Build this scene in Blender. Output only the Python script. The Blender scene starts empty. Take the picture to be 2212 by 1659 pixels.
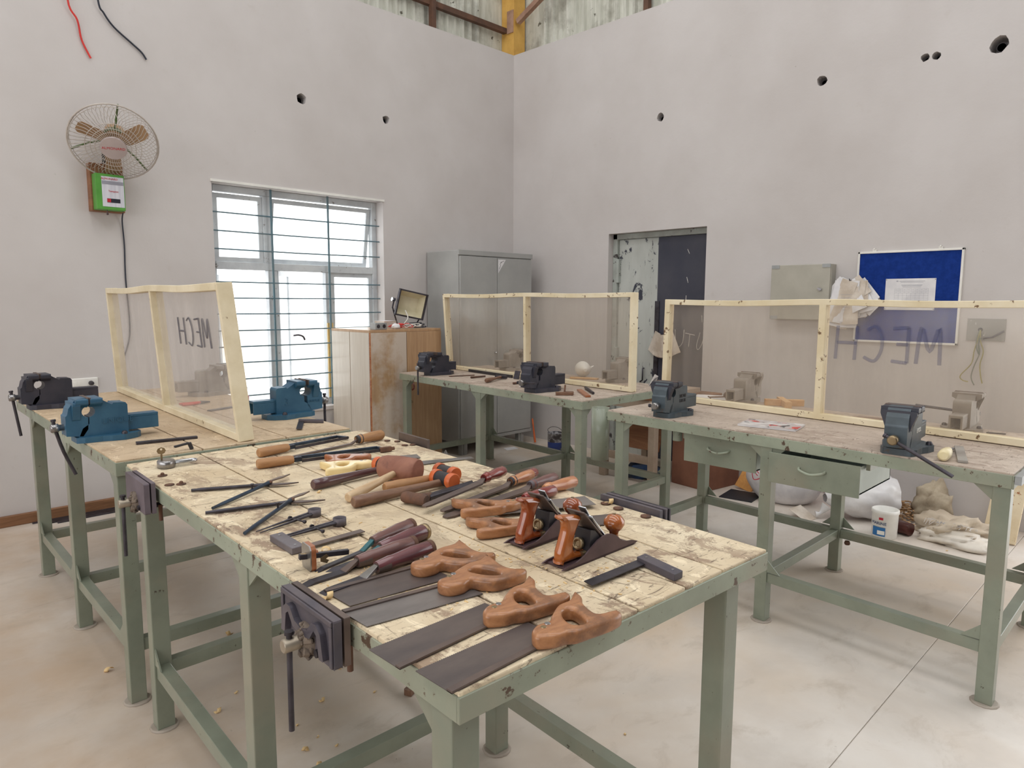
import bpy, math, random
from mathutils import Matrix, Vector
random.seed(7)
S = bpy.context.scene
COL = S.collection

# ------------------------------------------------------------------ camera
cam_d = bpy.data.cameras.new('camera'); cam_d.sensor_width = 36.0
cam_d.lens = 1505.4 / 2212.0 * 36.0; cam_d.clip_start = 0.05
cam = bpy.data.objects.new('camera', cam_d); COL.objects.link(cam)
_r = Vector((0.7100566, -0.7041359, 0.0035040)); _u = Vector((0.0812222, 0.0868462, 0.9929052)); _f = Vector((0.6994445, 0.7047343, -0.1188572))
cam.matrix_world = Matrix(((_r.x, _u.x, -_f.x, 0.0), (_r.y, _u.y, -_f.y, 0.0), (_r.z, _u.z, -_f.z, 1.45), (0, 0, 0, 1)))
S.camera = cam

# ------------------------------------------------------------------ sky and exposure
w = bpy.data.worlds.new('sky'); S.world = w; w.use_nodes = True
_bg = w.node_tree.nodes['Background']
_bg.inputs[0].default_value = (0.985, 0.99, 1.0, 1.0)
_bg.inputs[1].default_value = 1.9
S.view_settings.view_transform = 'Standard'
S.view_settings.look = 'None'
S.view_settings.exposure = 0.72
S.view_settings.gamma = 1.0
S.view_settings.use_curve_mapping = False
try:
    S.cycles.use_denoising = True
    S.cycles.max_bounces = 10; S.cycles.diffuse_bounces = 7; S.cycles.transparent_max_bounces = 16
    S.cycles.caustics_reflective = False; S.cycles.caustics_refractive = False
    S.cycles.sample_clamp_indirect = 8.0
except Exception:
    pass

# daylight openings the camera does not look through (guide the sky light, emit nothing themselves)
def portal(loc, rot, sx, sy):
    d = bpy.data.lights.new('daylight_portal', 'AREA'); d.shape = 'RECTANGLE'; d.size = sx; d.size_y = sy
    d.cycles.is_portal = True
    o = bpy.data.objects.new('daylight_portal', d); COL.objects.link(o); o.location = loc; o.rotation_euler = rot
    return o

# ------------------------------------------------------------------ helpers
def lin(c):
    def f(v):
        v /= 255.0
        return v / 12.92 if v <= 0.04045 else ((v + 0.055) / 1.055) ** 2.4
    return (f(c[0]), f(c[1]), f(c[2]), 1.0)

class N:
    """small node-graph helper"""
    def __init__(s, name):
        s.m = bpy.data.materials.new(name); s.m.use_nodes = True; s.t = s.m.node_tree
        s.b = s.t.nodes['Principled BSDF']; s.out = s.t.nodes['Material Output']
        s.tc = s.t.nodes.new('ShaderNodeTexCoord')
    def link(s, a, b): s.t.links.new(a, b)
    def vec(s, scale=(1, 1, 1), coord='Object'):
        mp = s.t.nodes.new('ShaderNodeMapping'); mp.inputs['Scale'].default_value = scale
        s.link(s.tc.outputs[coord], mp.inputs['Vector']); return mp.outputs[0]
    def noise(s, sc, vec=None, detail=6, rough=.55, dist=0.0):
        n = s.t.nodes.new('ShaderNodeTexNoise'); n.inputs['Scale'].default_value = sc
        n.inputs['Detail'].default_value = detail; n.inputs['Roughness'].default_value = rough; n.inputs['Distortion'].default_value = dist
        s.link(vec if vec is not None else s.vec(), n.inputs['Vector']); return n.outputs['Fac']
    def ramp(s, fac, lo, hi, a=0.0, b=1.0):
        r = s.t.nodes.new('ShaderNodeMapRange'); r.inputs['From Min'].default_value = lo; r.inputs['From Max'].default_value = hi
        r.inputs['To Min'].default_value = a; r.inputs['To Max'].default_value = b
        s.link(fac, r.inputs['Value']); return r.outputs[0]
    def mix(s, fac, a, b):
        m = s.t.nodes.new('ShaderNodeMix'); m.data_type = 'RGBA'
        if hasattr(fac, 'is_output'): s.link(fac, m.inputs[0])
        else: m.inputs[0].default_value = fac
        for v, i in ((a, 6), (b, 7)):
            if hasattr(v, 'is_output'): s.link(v, m.inputs[i])
            else: m.inputs[i].default_value = v
        return m.outputs[2]
    def math(s, op, a, b):
        m = s.t.nodes.new('ShaderNodeMath'); m.operation = op
        for v, i in ((a, 0), (b, 1)):
            if hasattr(v, 'is_output'): s.link(v, m.inputs[i])
            else: m.inputs[i].default_value = v
        return m.outputs[0]
    def bump(s, h, strength, dist=.002):
        b = s.t.nodes.new('ShaderNodeBump'); b.inputs['Strength'].default_value = strength; b.inputs['Distance'].default_value = dist
        s.link(h, b.inputs['Height']); s.link(b.outputs[0], s.b.inputs['Normal'])
    def set(s, **k):
        for n, v in k.items():
            i = s.b.inputs[{'rough': 'Roughness', 'metal': 'Metallic', 'spec': 'Specular IOR Level', 'coat': 'Coat Weight', 'color': 'Base Color'}[n]]
            if hasattr(v, 'is_output'): s.link(v, i)
            else: i.default_value = v
        return s

def mat(name, c, c2=None, sc=8, lo=.38, hi=.62, rough=.6, metal=0.0, spec=.4, bump=0.0, bsc=60, st=(1, 1, 1), chip=None, coat=0.0, dist=0.0, dust=None, chip2=None):
    """colour c broken by c2 in a noise, optional chips (colour, scale, threshold), optional fine bump"""
    n = N(name); v = n.vec(st)
    col = lin(c)
    c2 = c2 or tuple(int(x * .9) for x in c)
    col = n.mix(n.ramp(n.noise(sc, v, 7, .6, dist), lo, hi), lin(c), lin(c2))
    if dust: col = n.mix(n.ramp(n.noise(dust[1], None, 5, .6), dust[2], dust[2] + .15, 0, dust[3]), col, lin(dust[0]))
    if chip: col = n.mix(n.ramp(n.noise(chip[1], None, 9, .68), chip[2], chip[2] + .02), col, lin(chip[0]))
    if chip2: col = n.mix(n.ramp(n.noise(chip2[1], n.vec(chip2[3]), 6, .6), chip2[2], chip2[2] + .03, 0, .85), col, lin(chip2[0]))
    n.set(color=col, rough=rough, metal=metal, spec=spec, coat=coat)
    if bump: n.bump(n.noise(bsc, v, 5, .6), bump)
    return n.m

class MB:
    """collects boxes, prisms, tubes and turned shapes into ONE mesh object"""
    def __init__(s): s.v = []; s.f = []; s.sm = []
    def add(s, vs, fs, smooth=False):
        o = len(s.v); s.v += [tuple(p) for p in vs]; s.f += [tuple(i + o for i in f) for f in fs]; s.sm += [smooth] * len(fs); return s
    def box(s, c, d, R=None):
        x, y, z = d[0] / 2, d[1] / 2, d[2] / 2; c = Vector(c)
        vs = [Vector((sx * x, sy * y, sz * z)) for sz in (-1, 1) for sx, sy in ((-1, -1), (1, -1), (1, 1), (-1, 1))]
        if R is not None: vs = [R @ p for p in vs]
        return s.add([c + p for p in vs], [(3, 2, 1, 0), (4, 5, 6, 7), (0, 1, 5, 4), (1, 2, 6, 5), (2, 3, 7, 6), (3, 0, 4, 7)])
    def bb(s, a, b):
        return s.box([(a[i] + b[i]) / 2 for i in range(3)], [abs(b[i] - a[i]) for i in range(3)])
    def hexa(s, q, z0, z1):
        """four ground points (ccw) from z0 to z1"""
        return s.add([(p[0], p[1], z0) for p in q] + [(p[0], p[1], z1) for p in q], [(3, 2, 1, 0), (4, 5, 6, 7), (0, 1, 5, 4), (1, 2, 6, 5), (2, 3, 7, 6), (3, 0, 4, 7)])
    def bar(s, p, q, wd, ht, up=(0, 0, 1)):
        """rectangular bar from p to q, wd across, ht along up"""
        p = Vector(p); q = Vector(q); d = (q - p); L = d.length; d.normalize(); up = Vector(up)
        x = d.cross(up)
        if x.length < 1e-4: x = Vector((1, 0, 0))
        x.normalize(); u = x.cross(d)
        R = Matrix((x, d, u)).transposed()
        return s.box((p + q) / 2, (wd, L, ht), R)
    def prism(s, pts, z0, z1, fn=None, holes=None, smooth=False):
        """2-D outline extruded z0..z1, fn maps (x, y, z) -> world"""
        fn = fn or (lambda x, y, z: (x, y, z)); n = len(pts)
        if holes:
            # bridge the hole to the outline
            h = holes; best = min(((i, j) for i in range(n) for j in range(len(h))), key=lambda k: (pts[k[0]][0] - h[k[1]][0]) ** 2 + (pts[k[0]][1] - h[k[1]][1]) ** 2)
            i, j = best; hr = [h[(j - k) % len(h)] for k in range(len(h) + 1)]
            area = lambda P: sum(P[k][0] * P[(k + 1) % len(P)][1] - P[(k + 1) % len(P)][0] * P[k][1] for k in range(len(P)))
            if (area(pts) > 0) != (area(h) > 0): hr = [h[(j + k) % len(h)] for k in range(len(h) + 1)]
            loop = list(pts[:i + 1]) + hr + list(pts[i:])
        else: loop = list(pts)
        from mathutils.geometry import tessellate_polygon
        tri = tessellate_polygon([[Vector((p[0], p[1], 0)) for p in loop]])
        m = len(loop)
        vs = [fn(p[0], p[1], z0) for p in loop] + [fn(p[0], p[1], z1) for p in loop]
        fs = [tuple(t) for t in tri] + [tuple(x + m for x in reversed(t)) for t in tri]
        s.add(vs, fs, smooth)
        rings = [list(pts)] + ([list(holes)] if holes else [])
        for rg in rings:
            k = len(rg)
            s.add([fn(p[0], p[1], z0) for p in rg] + [fn(p[0], p[1], z1) for p in rg], [(a, (a + 1) % k, (a + 1) % k + k, a + k) for a in range(k)], smooth)
        return s
    def tube(s, path, r, n=8, caps=True, smooth=True, close=False):
        P = [Vector(p) for p in path]; rs = r if isinstance(r, (list, tuple)) else [r] * len(P)
        vs = []; fs = []; prev = None
        for i, p in enumerate(P):
            if close: t = P[(i + 1) % len(P)] - P[i - 1]
            else: t = (P[min(i + 1, len(P) - 1)] - P[max(i - 1, 0)])
            if t.length < 1e-9: t = Vector((0, 0, 1))
            t.normalize()
            if prev is None:
                a = Vector((0, 0, 1)) if abs(t.z) < .9 else Vector((1, 0, 0)); x = t.cross(a).normalized()
            else:
                x = (prev - t * prev.dot(t))
                x = x.normalized() if x.length > 1e-6 else t.orthogonal().normalized()
            prev = x; y = t.cross(x)
            for k in range(n):
                a = 2 * math.pi * k / n; vs.append(p + (x * math.cos(a) + y * math.sin(a)) * rs[i])
        m = len(P); rng = range(m) if close else range(m - 1)
        for i in rng:
            j = (i + 1) % m
            for k in range(n): fs.append((i * n + k, i * n + (k + 1) % n, j * n + (k + 1) % n, j * n + k))
        s.add(vs, fs, smooth)
        if caps and not close:
            s.add(vs[:n], [tuple(reversed(range(n)))]); s.add(vs[-n:], [tuple(range(n))])
        return s
    def lathe(s, prof, o, ax, n=16, smooth=True, sy=1.0):
        """profile [(distance along axis, radius)] turned round an axis"""
        o = Vector(o); ax = Vector(ax).normalized(); a = Vector((0, 0, 1)) if abs(ax.z) < .9 else Vector((1, 0, 0))
        x = ax.cross(a).normalized(); y = ax.cross(x)
        vs = []; fs = []
        for d, r in prof:
            for k in range(n):
                t = 2 * math.pi * k / n; vs.append(o + ax * d + (x * math.cos(t) + y * (math.sin(t) * sy)) * max(r, 1e-5))
        for i in range(len(prof) - 1):
            for k in range(n): fs.append((i * n + k, i * n + (k + 1) % n, (i + 1) * n + (k + 1) % n, (i + 1) * n + k))
        s.add(vs, fs, smooth)
        s.add(vs[:n], [tuple(reversed(range(n)))]); s.add(vs[-n:], [tuple(range(n))])
        return s
    def grid(s, fn, nu, nv, smooth=True):
        vs = [fn(i / nu, j / nv) for j in range(nv + 1) for i in range(nu + 1)]
        fs = [(j * (nu + 1) + i, j * (nu + 1) + i + 1, (j + 1) * (nu + 1) + i + 1, (j + 1) * (nu + 1) + i) for j in range(nv) for i in range(nu)]
        return s.add(vs, fs, smooth)
    def mesh(s, name, m):
        me = bpy.data.meshes.new(name); me.from_pydata(s.v, [], s.f); me.validate()
        if len(me.polygons) == len(s.sm): me.polygons.foreach_set('use_smooth', s.sm)
        if m: me.materials.append(m)
        me.update(); return me
    def build(s, name, m, parent=None, bevel=0.0, seg=2, loc=None, rot=None, weld=False, wn=False):
        o = bpy.data.objects.new(name, s.mesh(name, m)); COL.objects.link(o)
        if parent is not None: o.parent = parent
        if loc is not None: o.location = loc
        if rot is not None: o.rotation_euler = rot
        if weld:
            q = o.modifiers.new('weld', 'WELD'); q.merge_threshold = 1e-5
        if bevel:
            q = o.modifiers.new('bevel', 'BEVEL'); q.width = bevel; q.segments = seg; q.limit_method = 'ANGLE'; q.angle_limit = .6
        if wn:
            o.data.polygons.foreach_set('use_smooth', [True] * len(o.data.polygons))
            q = o.modifiers.new('normals', 'WEIGHTED_NORMAL'); q.keep_sharp = False; q.weight = 100
        return o

def inset(P, d):
    """move a closed outline inwards by d along its vertex normals (counter-clockwise outline)"""
    n = len(P); out = []
    for i in range(n):
        a, b, c = Vector(P[i - 1]), Vector(P[i]), Vector(P[(i + 1) % n])
        t = ((b - a).normalized() + (c - b).normalized())
        t = t.normalized() if t.length > 1e-6 else (c - a).normalized()
        out.append((b.x - t.y * d, b.y + t.x * d))
    return out
def ccw(P):
    ar = sum(P[k][0] * P[(k + 1) % len(P)][1] - P[(k + 1) % len(P)][0] * P[k][1] for k in range(len(P)))
    return list(P) if ar > 0 else list(P)[::-1]
def rounded_plate(P, H, z0, t, r, fn=None, steps=4):
    """flat piece of thickness t with fully rounded edges, optional hole"""
    from mathutils.geometry import tessellate_polygon
    fn = fn or (lambda x, y, z: (x, y, z)); k = MB(); P = ccw(P); H = ccw(H) if H else None
    prof = [(r * (1 - math.sin(math.pi / 2 * i / steps)), r * (1 - math.cos(math.pi / 2 * i / steps))) for i in range(steps + 1)]   # (inset, height)
    lev = [(a, z0 + b) for a, b in prof] + [(a, z0 + t - b) for a, b in reversed(prof)]
    for loop, sg in ((P, 1), (H, -1)):
        if not loop: continue
        n = len(loop); vs = []
        for d, z in lev: vs += [fn(x, y, z) for x, y in inset(loop, d * sg)]
        fs = [(j * n + i, j * n + (i + 1) % n, (j + 1) * n + (i + 1) % n, (j + 1) * n + i) for j in range(len(lev) - 1) for i in range(n)]
        k.add(vs, fs if sg > 0 else [tuple(reversed(f)) for f in fs], True)
    A = inset(P, lev[0][0]); B = inset(H, -lev[0][0]) if H else []
    tri = tessellate_polygon([[Vector((x, y, 0)) for x, y in A]] + ([[Vector((x, y, 0)) for x, y in B]] if B else []))
    for z, rev in ((lev[0][1], True), (lev[-1][1], False)):
        vs = [fn(x, y, z) for x, y in A + B]; fs = []
        for f in tri:
            a, b, c = ((A + B)[i] for i in f); cr = (b[0] - a[0]) * (c[1] - a[1]) - (b[1] - a[1]) * (c[0] - a[0])
            fs.append(tuple(f) if (cr > 0) != rev else tuple(reversed(f)))
        k.add(vs, fs, True)
    return k
def tag(o, label=None, cat=None, group=None, kind=None):
    if label: o['label'] = label
    if cat: o['category'] = cat
    if group: o['group'] = group
    if kind: o['kind'] = kind
    return o
def thing(name, label, cat, loc=(0, 0, 0), rz=0.0, group=None, rot=None):
    o = bpy.data.objects.new(name, None); COL.objects.link(o); o.empty_display_size = .05
    o.location = loc; o.rotation_euler = rot if rot is not None else (0, 0, rz)
    return tag(o, label, cat, group)
def struct(name, mb, m, parent=None, **k):
    o = mb.build(name, m, parent, **k)
    if parent is None: o['kind'] = 'structure'
    return o
def copy_tree(o, parent=None):
    c = o.copy(); COL.objects.link(c); c.parent = parent
    for ch in list(o.children): copy_tree(ch, c)
    return c
def one(name, mb, m, label, cat, group=None, **k):
    return tag(mb.build(name, m, None, **k), label, cat, group)
def text(body, size, m, name, parent, fn, ext=.001, align='CENTER', mirror=False, shear=0.0, sx=1.0):
    """lettering as a real thin mesh; fn maps the flat letter plane (x, y, depth) into the parent's space"""
    cu = bpy.data.curves.new(name, 'FONT'); cu.body = body; cu.size = size; cu.extrude = ext; cu.align_x = align; cu.align_y = 'CENTER'; cu.shear = shear; cu.resolution_u = 3
    t = bpy.data.objects.new(name + '_tmp', cu); COL.objects.link(t)
    bpy.context.view_layer.update()
    me = bpy.data.meshes.new_from_object(t.evaluated_get(bpy.context.evaluated_depsgraph_get()))
    bpy.data.objects.remove(t)
    for v in me.vertices:
        x, y, z = v.co; v.co = fn((-x if mirror else x) * sx, y, z)
    me.materials.clear(); me.materials.append(m); me.name = name
    o = bpy.data.objects.new(name, me); COL.objects.link(o)
    if parent is not None: o.parent = parent
    return o
def smoothpath(pts, k=6):
    """Catmull-Rom through the points"""
    P = [Vector(p) for p in pts]; out = []
    for i in range(len(P) - 1):
        a, b, c, d = P[max(i - 1, 0)], P[i], P[i + 1], P[min(i + 2, len(P) - 1)]
        for j in range(k):
            t = j / k
            out.append(.5 * ((2 * b) + (c - a) * t + (2 * a - 5 * b + 4 * c - d) * t * t + (3 * b - a - 3 * c + d) * t ** 3))
    return out + [P[-1]]
def jit(v, a): return v + random.uniform(-a, a)
# ------------------------------------------------------------------ materials
def m_wall():
    n = N('plaster_paint')
    col = n.mix(n.ramp(n.noise(1.1, None, 4, .6), .35, .7), lin((204, 199, 197)), lin((194, 188, 185)))
    col = n.mix(n.ramp(n.noise(7, None, 8, .7), .62, .8, 0, .35), col, lin((182, 174, 166)))
    col = n.mix(n.ramp(n.noise(38, None, 6, .6), .735, .76, 0, .45), col, lin((128, 118, 108)))
    n.set(color=col, rough=.85, spec=.2); n.bump(n.noise(30, None, 6, .6), .25, .004); return n.m
def m_floor():
    n = N('concrete_floor')
    a = n.noise(.42, None, 6, .6, .6)
    col = n.mix(n.ramp(a, .40, .60), lin((220, 214, 207)), lin((204, 186, 166)))
    sx = n.t.nodes.new('ShaderNodeSeparateXYZ'); n.link(n.tc.outputs['Object'], sx.inputs[0])
    col = n.mix(n.math('MULTIPLY', n.ramp(sx.outputs['X'], .6, 2.6, .95, .05), n.ramp(n.noise(.9, None, 6, .65), .30, .55)), col, lin((184, 162, 140)))   # brown dust trodden in on the window side, deepened to offset the rear daylight
    col = n.mix(n.ramp(n.noise(2.1, None, 8, .62, .3), .42, .66, 0, .55), col, lin((190, 181, 172)))
    col = n.mix(n.ramp(n.noise(4.5, n.vec((1, 1.6, 1)), 9, .68, .4), .54, .74, 0, .5), col, lin((166, 151, 134)))
    col = n.mix(n.ramp(n.noise(45, None, 6, .6), .70, .74, 0, .6), col, lin((120, 110, 100)))
    n.set(color=col, rough=n.ramp(n.noise(3, None, 4), .3, .7, .38, .62), spec=.45); n.bump(n.noise(22, None, 8, .65), .12, .004); return n.m
def m_top(name, cream, brown, dark, lo, hi, grey):
    n = N(name); v = n.vec((1.0, .6, 1))
    p = n.noise(8, v, 12, .76, .5); q = n.noise(46, n.vec((.28, 1.5, 1)), 7, .66, 1.2); g = n.noise(2.2, None, 6, .62); s2 = n.noise(60, n.vec((1.3, .22, 1)), 6, .6, .8)
    gate = n.ramp(n.noise(1.7, n.vec((1, .8, 1)), 4, .6), .34, .52)          # worn zones against smoother zones
    col = n.mix(n.ramp(g, .34, .62), lin(cream), lin(grey))
    col = n.mix(n.math('MULTIPLY', n.ramp(p, lo, hi, 0, .85), n.math('ADD', n.math('MULTIPLY', gate, .8), .2)), col, lin(brown))
    col = n.mix(n.math('MULTIPLY', n.ramp(n.noise(17, v, 10, .72, 1.5), .56, .60, 0, .85), gate), col, lin(tuple(min(255, int(k * 1.06)) for k in cream)))
    col = n.mix(n.math('MULTIPLY', n.ramp(q, .60, .64, 0, .75), n.math('ADD', n.math('MULTIPLY', gate, .65), .35)), col, lin(dark))
    col = n.mix(n.ramp(s2, .65, .68, 0, .6), col, lin(tuple(int(k * .75) for k in dark)))
    col = n.mix(n.ramp(n.noise(120, None, 3, .5), .66, .7, 0, .5), col, lin(tuple(int(k * .85) for k in brown)))
    n.set(color=col, rough=.66, spec=.35)
    n.bump(n.math('SUBTRACT', n.math('MULTIPLY', n.ramp(p, lo, hi), -.5), n.math('MULTIPLY', n.ramp(q, .57, .62), .4)), .45, .003); return n.m
def m_glass_dirty(name, tint, body, streak, fac):
    """scratched, dusty acrylic: mostly see-through with a milky film"""
    n = N(name); t = n.t.nodes.new('ShaderNodeBsdfTransparent'); t.inputs[0].default_value = lin(tint)
    d = n.t.nodes.new('ShaderNodeBsdfDiffuse')
    s1 = n.noise(3.2, n.vec((3.0, 3.0, .35)), 8, .65, .6)
    n.link(n.mix(n.ramp(s1, .4, .7), lin(body), lin(streak)), d.inputs[0])
    g = n.t.nodes.new('ShaderNodeBsdfGlossy'); g.inputs['Roughness'].default_value = .15
    mx = n.t.nodes.new('ShaderNodeMixShader'); my = n.t.nodes.new('ShaderNodeMixShader')
    n.link(n.ramp(s1, .35, .75, fac * .75, min(.95, fac * 1.3)), mx.inputs[0]); n.link(t.outputs[0], mx.inputs[1]); n.link(d.outputs[0], mx.inputs[2])
    my.inputs[0].default_value = .03; n.link(mx.outputs[0], my.inputs[1]); n.link(g.outputs[0], my.inputs[2])
    n.link(my.outputs[0], n.out.inputs[0]); n.t.nodes.remove(n.b); return n.m
def m_wood(name, c, c2, st=(1, 12, 12), sc=3, rough=.55, coat=0.0, spec=.4, stain=None):
    n = N(name); v = n.vec(st)
    col = n.mix(n.ramp(n.noise(sc, v, 8, .65, .8), .35, .65), lin(c), lin(c2))
    if stain: col = n.mix(n.ramp(n.noise(stain[1], None, 6, .65), stain[2], stain[2] + .14, 0, stain[3]), col, lin(stain[0]))
    n.set(color=col, rough=rough, coat=coat, spec=spec); n.bump(n.noise(sc * 3, v, 5, .6), .12, .001); return n.m

WALL = m_wall(); FLOOR = m_floor()
TOP_A = m_top('worn_top_cream', (224, 209, 181), (148, 124, 104), (90, 73, 61), .515, .565, (200, 180, 149))
TOP_B = m_top('worn_top_tan', (208, 188, 160), (174, 150, 124), (112, 92, 76), .53, .60, (186, 162, 132))
TOP_D = m_top('worn_top_grey', (196, 182, 168), (152, 134, 120), (98, 84, 74), .50, .60, (172, 156, 142))
GREEN = mat('bench_green_paint', (137, 143, 127), (125, 131, 116), 5, rough=.28, spec=.5, chip=((72, 62, 52), 26, .66), dust=((150, 140, 122), 2.2, .5, .5), bump=.12, bsc=40, chip2=((90, 84, 70), 60, .69, (1, 1, .6)))
GREEN_D = mat('bench_green_paint_chipped', (152, 159, 141), (136, 143, 126), 5, rough=.42, spec=.45, chip=((84, 66, 52), 20, .60), dust=((156, 150, 132), 2.6, .5, .5), bump=.15, bsc=40, chip2=((92, 74, 58), 70, .655, (1, 1, 1.4)))
EDGE = mat('apron_edge', (110, 88, 72), (176, 152, 124), 30, rough=.8)
CREAM = mat('cream_frame_paint', (228, 216, 188), (212, 198, 166), 6, rough=.6, chip=((120, 92, 60), 24, .665), st=(1, 1, 1))
CREAM2 = mat('cream_frame_paint_worn', (234, 222, 194), (218, 202, 166), 5, rough=.6, st=(1, .6, .6), chip=((120, 92, 64), 18, .605))
ACRYL_B = m_glass_dirty('acrylic_dusty', (252, 251, 250), (202, 195, 189), (222, 216, 210), .25)
ACRYL_C = m_glass_dirty('acrylic_smoky', (252, 250, 247), (196, 182, 166), (212, 200, 186), .14)
VBLUE = mat('vice_blue_enamel', (44, 88, 116), (56, 100, 126), 9, rough=.38, spec=.5, chip=((122, 98, 82), 14, .68))
VBLACK = mat('vice_black_enamel', (46, 48, 60), (60, 58, 68), 9, rough=.45, spec=.5, chip=((96, 86, 84), 15, .67))
VGREY = mat('vice_grey_enamel', (72, 84, 92), (58, 68, 74), 9, rough=.42, spec=.5, chip=((70, 62, 58), 15, .64))
VDUST = mat('vice_dusty_iron', (136, 128, 120), (154, 148, 140), 9, rough=.6, chip=((70, 62, 58), 15, .64))
IRON = mat('cast_iron', (82, 78, 86), (98, 90, 94), 12, rough=.55, spec=.5, metal=.25, bump=.15)
STEEL = mat('bright_steel', (176, 176, 178), (140, 136, 134), 10, rough=.3, metal=.9)
DSTEEL = mat('dark_steel', (82, 79, 86), (64, 60, 64), 14, rough=.42, metal=.65, chip=((110, 84, 66), 30, .68))
BSTEEL = mat('blued_steel', (62, 76, 94), (44, 46, 54), 9, rough=.35, metal=.6)
RUST = mat('brown_patina_steel', (116, 100, 92), (96, 84, 80), 6, rough=.48, metal=.45, chip=((136, 108, 88), 40, .70))
RUSTY = mat('rusty_iron', (118, 84, 66), (84, 66, 58), 16, rough=.8, metal=.2, bump=.3)
SAWBL = mat('saw_blade_brown', (114, 103, 98), (92, 84, 83), 3.5, rough=.42, metal=.5, st=(1, 3, 1), chip=((120, 102, 92), 50, .72))
SAWBL2 = mat('saw_blade_grey', (142, 135, 131), (116, 110, 108), 3.5, rough=.4, metal=.5, st=(1, 3, 1))
SAWH = m_wood('saw_handle_wood', (176, 124, 84), (148, 98, 64), (3, 9, 9), 6, .36, .3, stain=((112, 78, 56), 16, .50, .75))
SAWH2 = m_wood('saw_handle_red', (168, 106, 68), (140, 82, 52), (2, 9, 9), 5, .4, .3)
TOTE = m_wood('varnished_tote_wood', (158, 76, 34), (118, 52, 24), (6, 6, 2), 4, .18, .9, .5)
TOTE2 = m_wood('varnished_tote_wood_light', (178, 100, 44), (146, 76, 32), (6, 6, 2), 4, .2, .8, .5)
CHH = m_wood('chisel_handle_wood', (116, 78, 72), (88, 58, 56), (2, 10, 10), 5, .4, .3)
CHH2 = m_wood('chisel_handle_maroon', (112, 62, 66), (78, 44, 50), (2, 10, 10), 5, .3, .5)
FILH = m_wood('file_handle_red', (136, 54, 48), (98, 38, 38), (2, 8, 8), 5, .25, .7)
FILH2 = m_wood('file_handle_tan', (196, 138, 92), (160, 92, 66), (2, 8, 8), 5, .3, .5)
TANH = m_wood('plain_handle_wood', (178, 134, 92), (150, 108, 72), (2, 10, 10), 5, .5)
PALEH = m_wood('pale_handle_wood', (206, 180, 146), (180, 148, 112), (2, 10, 10), 5, .5)
DARKH = m_wood('dark_hammer_handle', (92, 60, 60), (68, 44, 48), (2, 10, 10), 5, .3, .6)
BRNH = m_wood('brown_hammer_handle', (132, 98, 76), (98, 70, 56), (2, 10, 10), 5, .42, .2)
MALLET = m_wood('mallet_head_wood', (152, 104, 84), (132, 86, 70), (3, 3, 3), 6, .6, stain=((106, 72, 60), 22, .56, .7))
ORANGE = mat('orange_plastic', (214, 108, 56), (190, 92, 50), 8, rough=.35, spec=.5)
BLACKP = mat('black_plastic', (44, 42, 46), (58, 54, 56), 8, rough=.4)
IVORY = mat('ivory_plastic', (236, 212, 156), (222, 196, 138), 6, rough=.35, coat=.3)
BRASS = mat('aged_brass', (170, 150, 118), (132, 114, 88), 12, rough=.35, metal=.8)
CHROME = mat('chrome', (205, 207, 212), (170, 172, 180), 6, rough=.12, metal=1.0)
TEAL = mat('teal_paint', (60, 118, 122), (48, 96, 102), 9, rough=.4)
STEELCAB = mat('grey_cupboard_enamel', (170, 170, 167), (160, 160, 158), 3, rough=.38, spec=.5)
DARKSHEET = mat('black_sheet_paint', (34, 36, 42), (44, 46, 52), 3, rough=.6)  # own dark colour of the sheet on the floor
LAM = m_wood('brown_laminate', (188, 154, 118), (170, 134, 100), (14, 14, 1), 2.2, .38, .2, .5)
LAMGLARE = m_wood('glare_laminate', (208, 198, 184), (196, 184, 168), (14, 14, 1), 2.2, .3, .3, .5)  # cabinet side paled: window glare painted into the laminate colour
LAMD = m_wood('scuffed_laminate', (184, 152, 116), (166, 132, 98), (14, 14, 1), 2.2, .4, .2, .4, stain=((206, 194, 182), 2.0, .42, .85))
PLY = m_wood('plywood', (150, 104, 72), (122, 82, 58), (1, 1, 8), 3, .6)
FOOT = mat('dusty_foot_plate', (178, 168, 156), (160, 148, 136), 8, rough=.8)
OFFW = mat('beige_painted_wood', (184, 166, 148), (166, 146, 128), 5, rough=.7, chip=((110, 88, 72), 18, .66))
PINE = m_wood('fresh_pine', (222, 182, 132), (206, 160, 108), (1, 10, 10), 4, .6)
WHITE = mat('white_plastic', (236, 234, 228), (222, 220, 214), 5, rough=.4)
PAPER = mat('paper_white', (232, 230, 230), (214, 212, 214), 6, rough=.8)
PAPER2 = mat('paper_aged', (216, 206, 194), (190, 176, 160), 9, rough=.85)
INK = mat('grey_ink', (158, 158, 166), (172, 172, 178), 20, rough=.8)
MARK = mat('marker_ink', (92, 90, 98), (116, 112, 116), 14, rough=.7)
n = N('wiped_letter_tint'); _t = n.t.nodes.new('ShaderNodeBsdfTransparent'); _mx = n.t.nodes.new('ShaderNodeMixShader')
n.set(color=n.mix(n.ramp(n.noise(30), .4, .6), lin((74, 82, 128)), lin((100, 102, 130))), rough=.7)
_mx.inputs[0].default_value = .24; n.link(_t.outputs[0], _mx.inputs[1]); n.link(n.b.outputs[0], _mx.inputs[2]); n.link(_mx.outputs[0], n.out.inputs[0])
WIPED = n.m  # translucent tint added for letters wiped clear in the dusty film
CHALK = mat('chalk', (226, 222, 216), (190, 186, 180), 60, rough=.95)
REDINK = mat('red_print', (196, 32, 52), (176, 26, 44), 20, rough=.5)
GALV = mat('galvanised', (170, 172, 172), (150, 152, 152), 6, rough=.45, metal=.4)
BLACKRUB = mat('black_cable', (36, 40, 52), (44, 48, 60), 9, rough=.5)
REDWIRE = mat('red_cable', (214, 60, 52), (196, 48, 44), 9, rough=.5)
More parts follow.
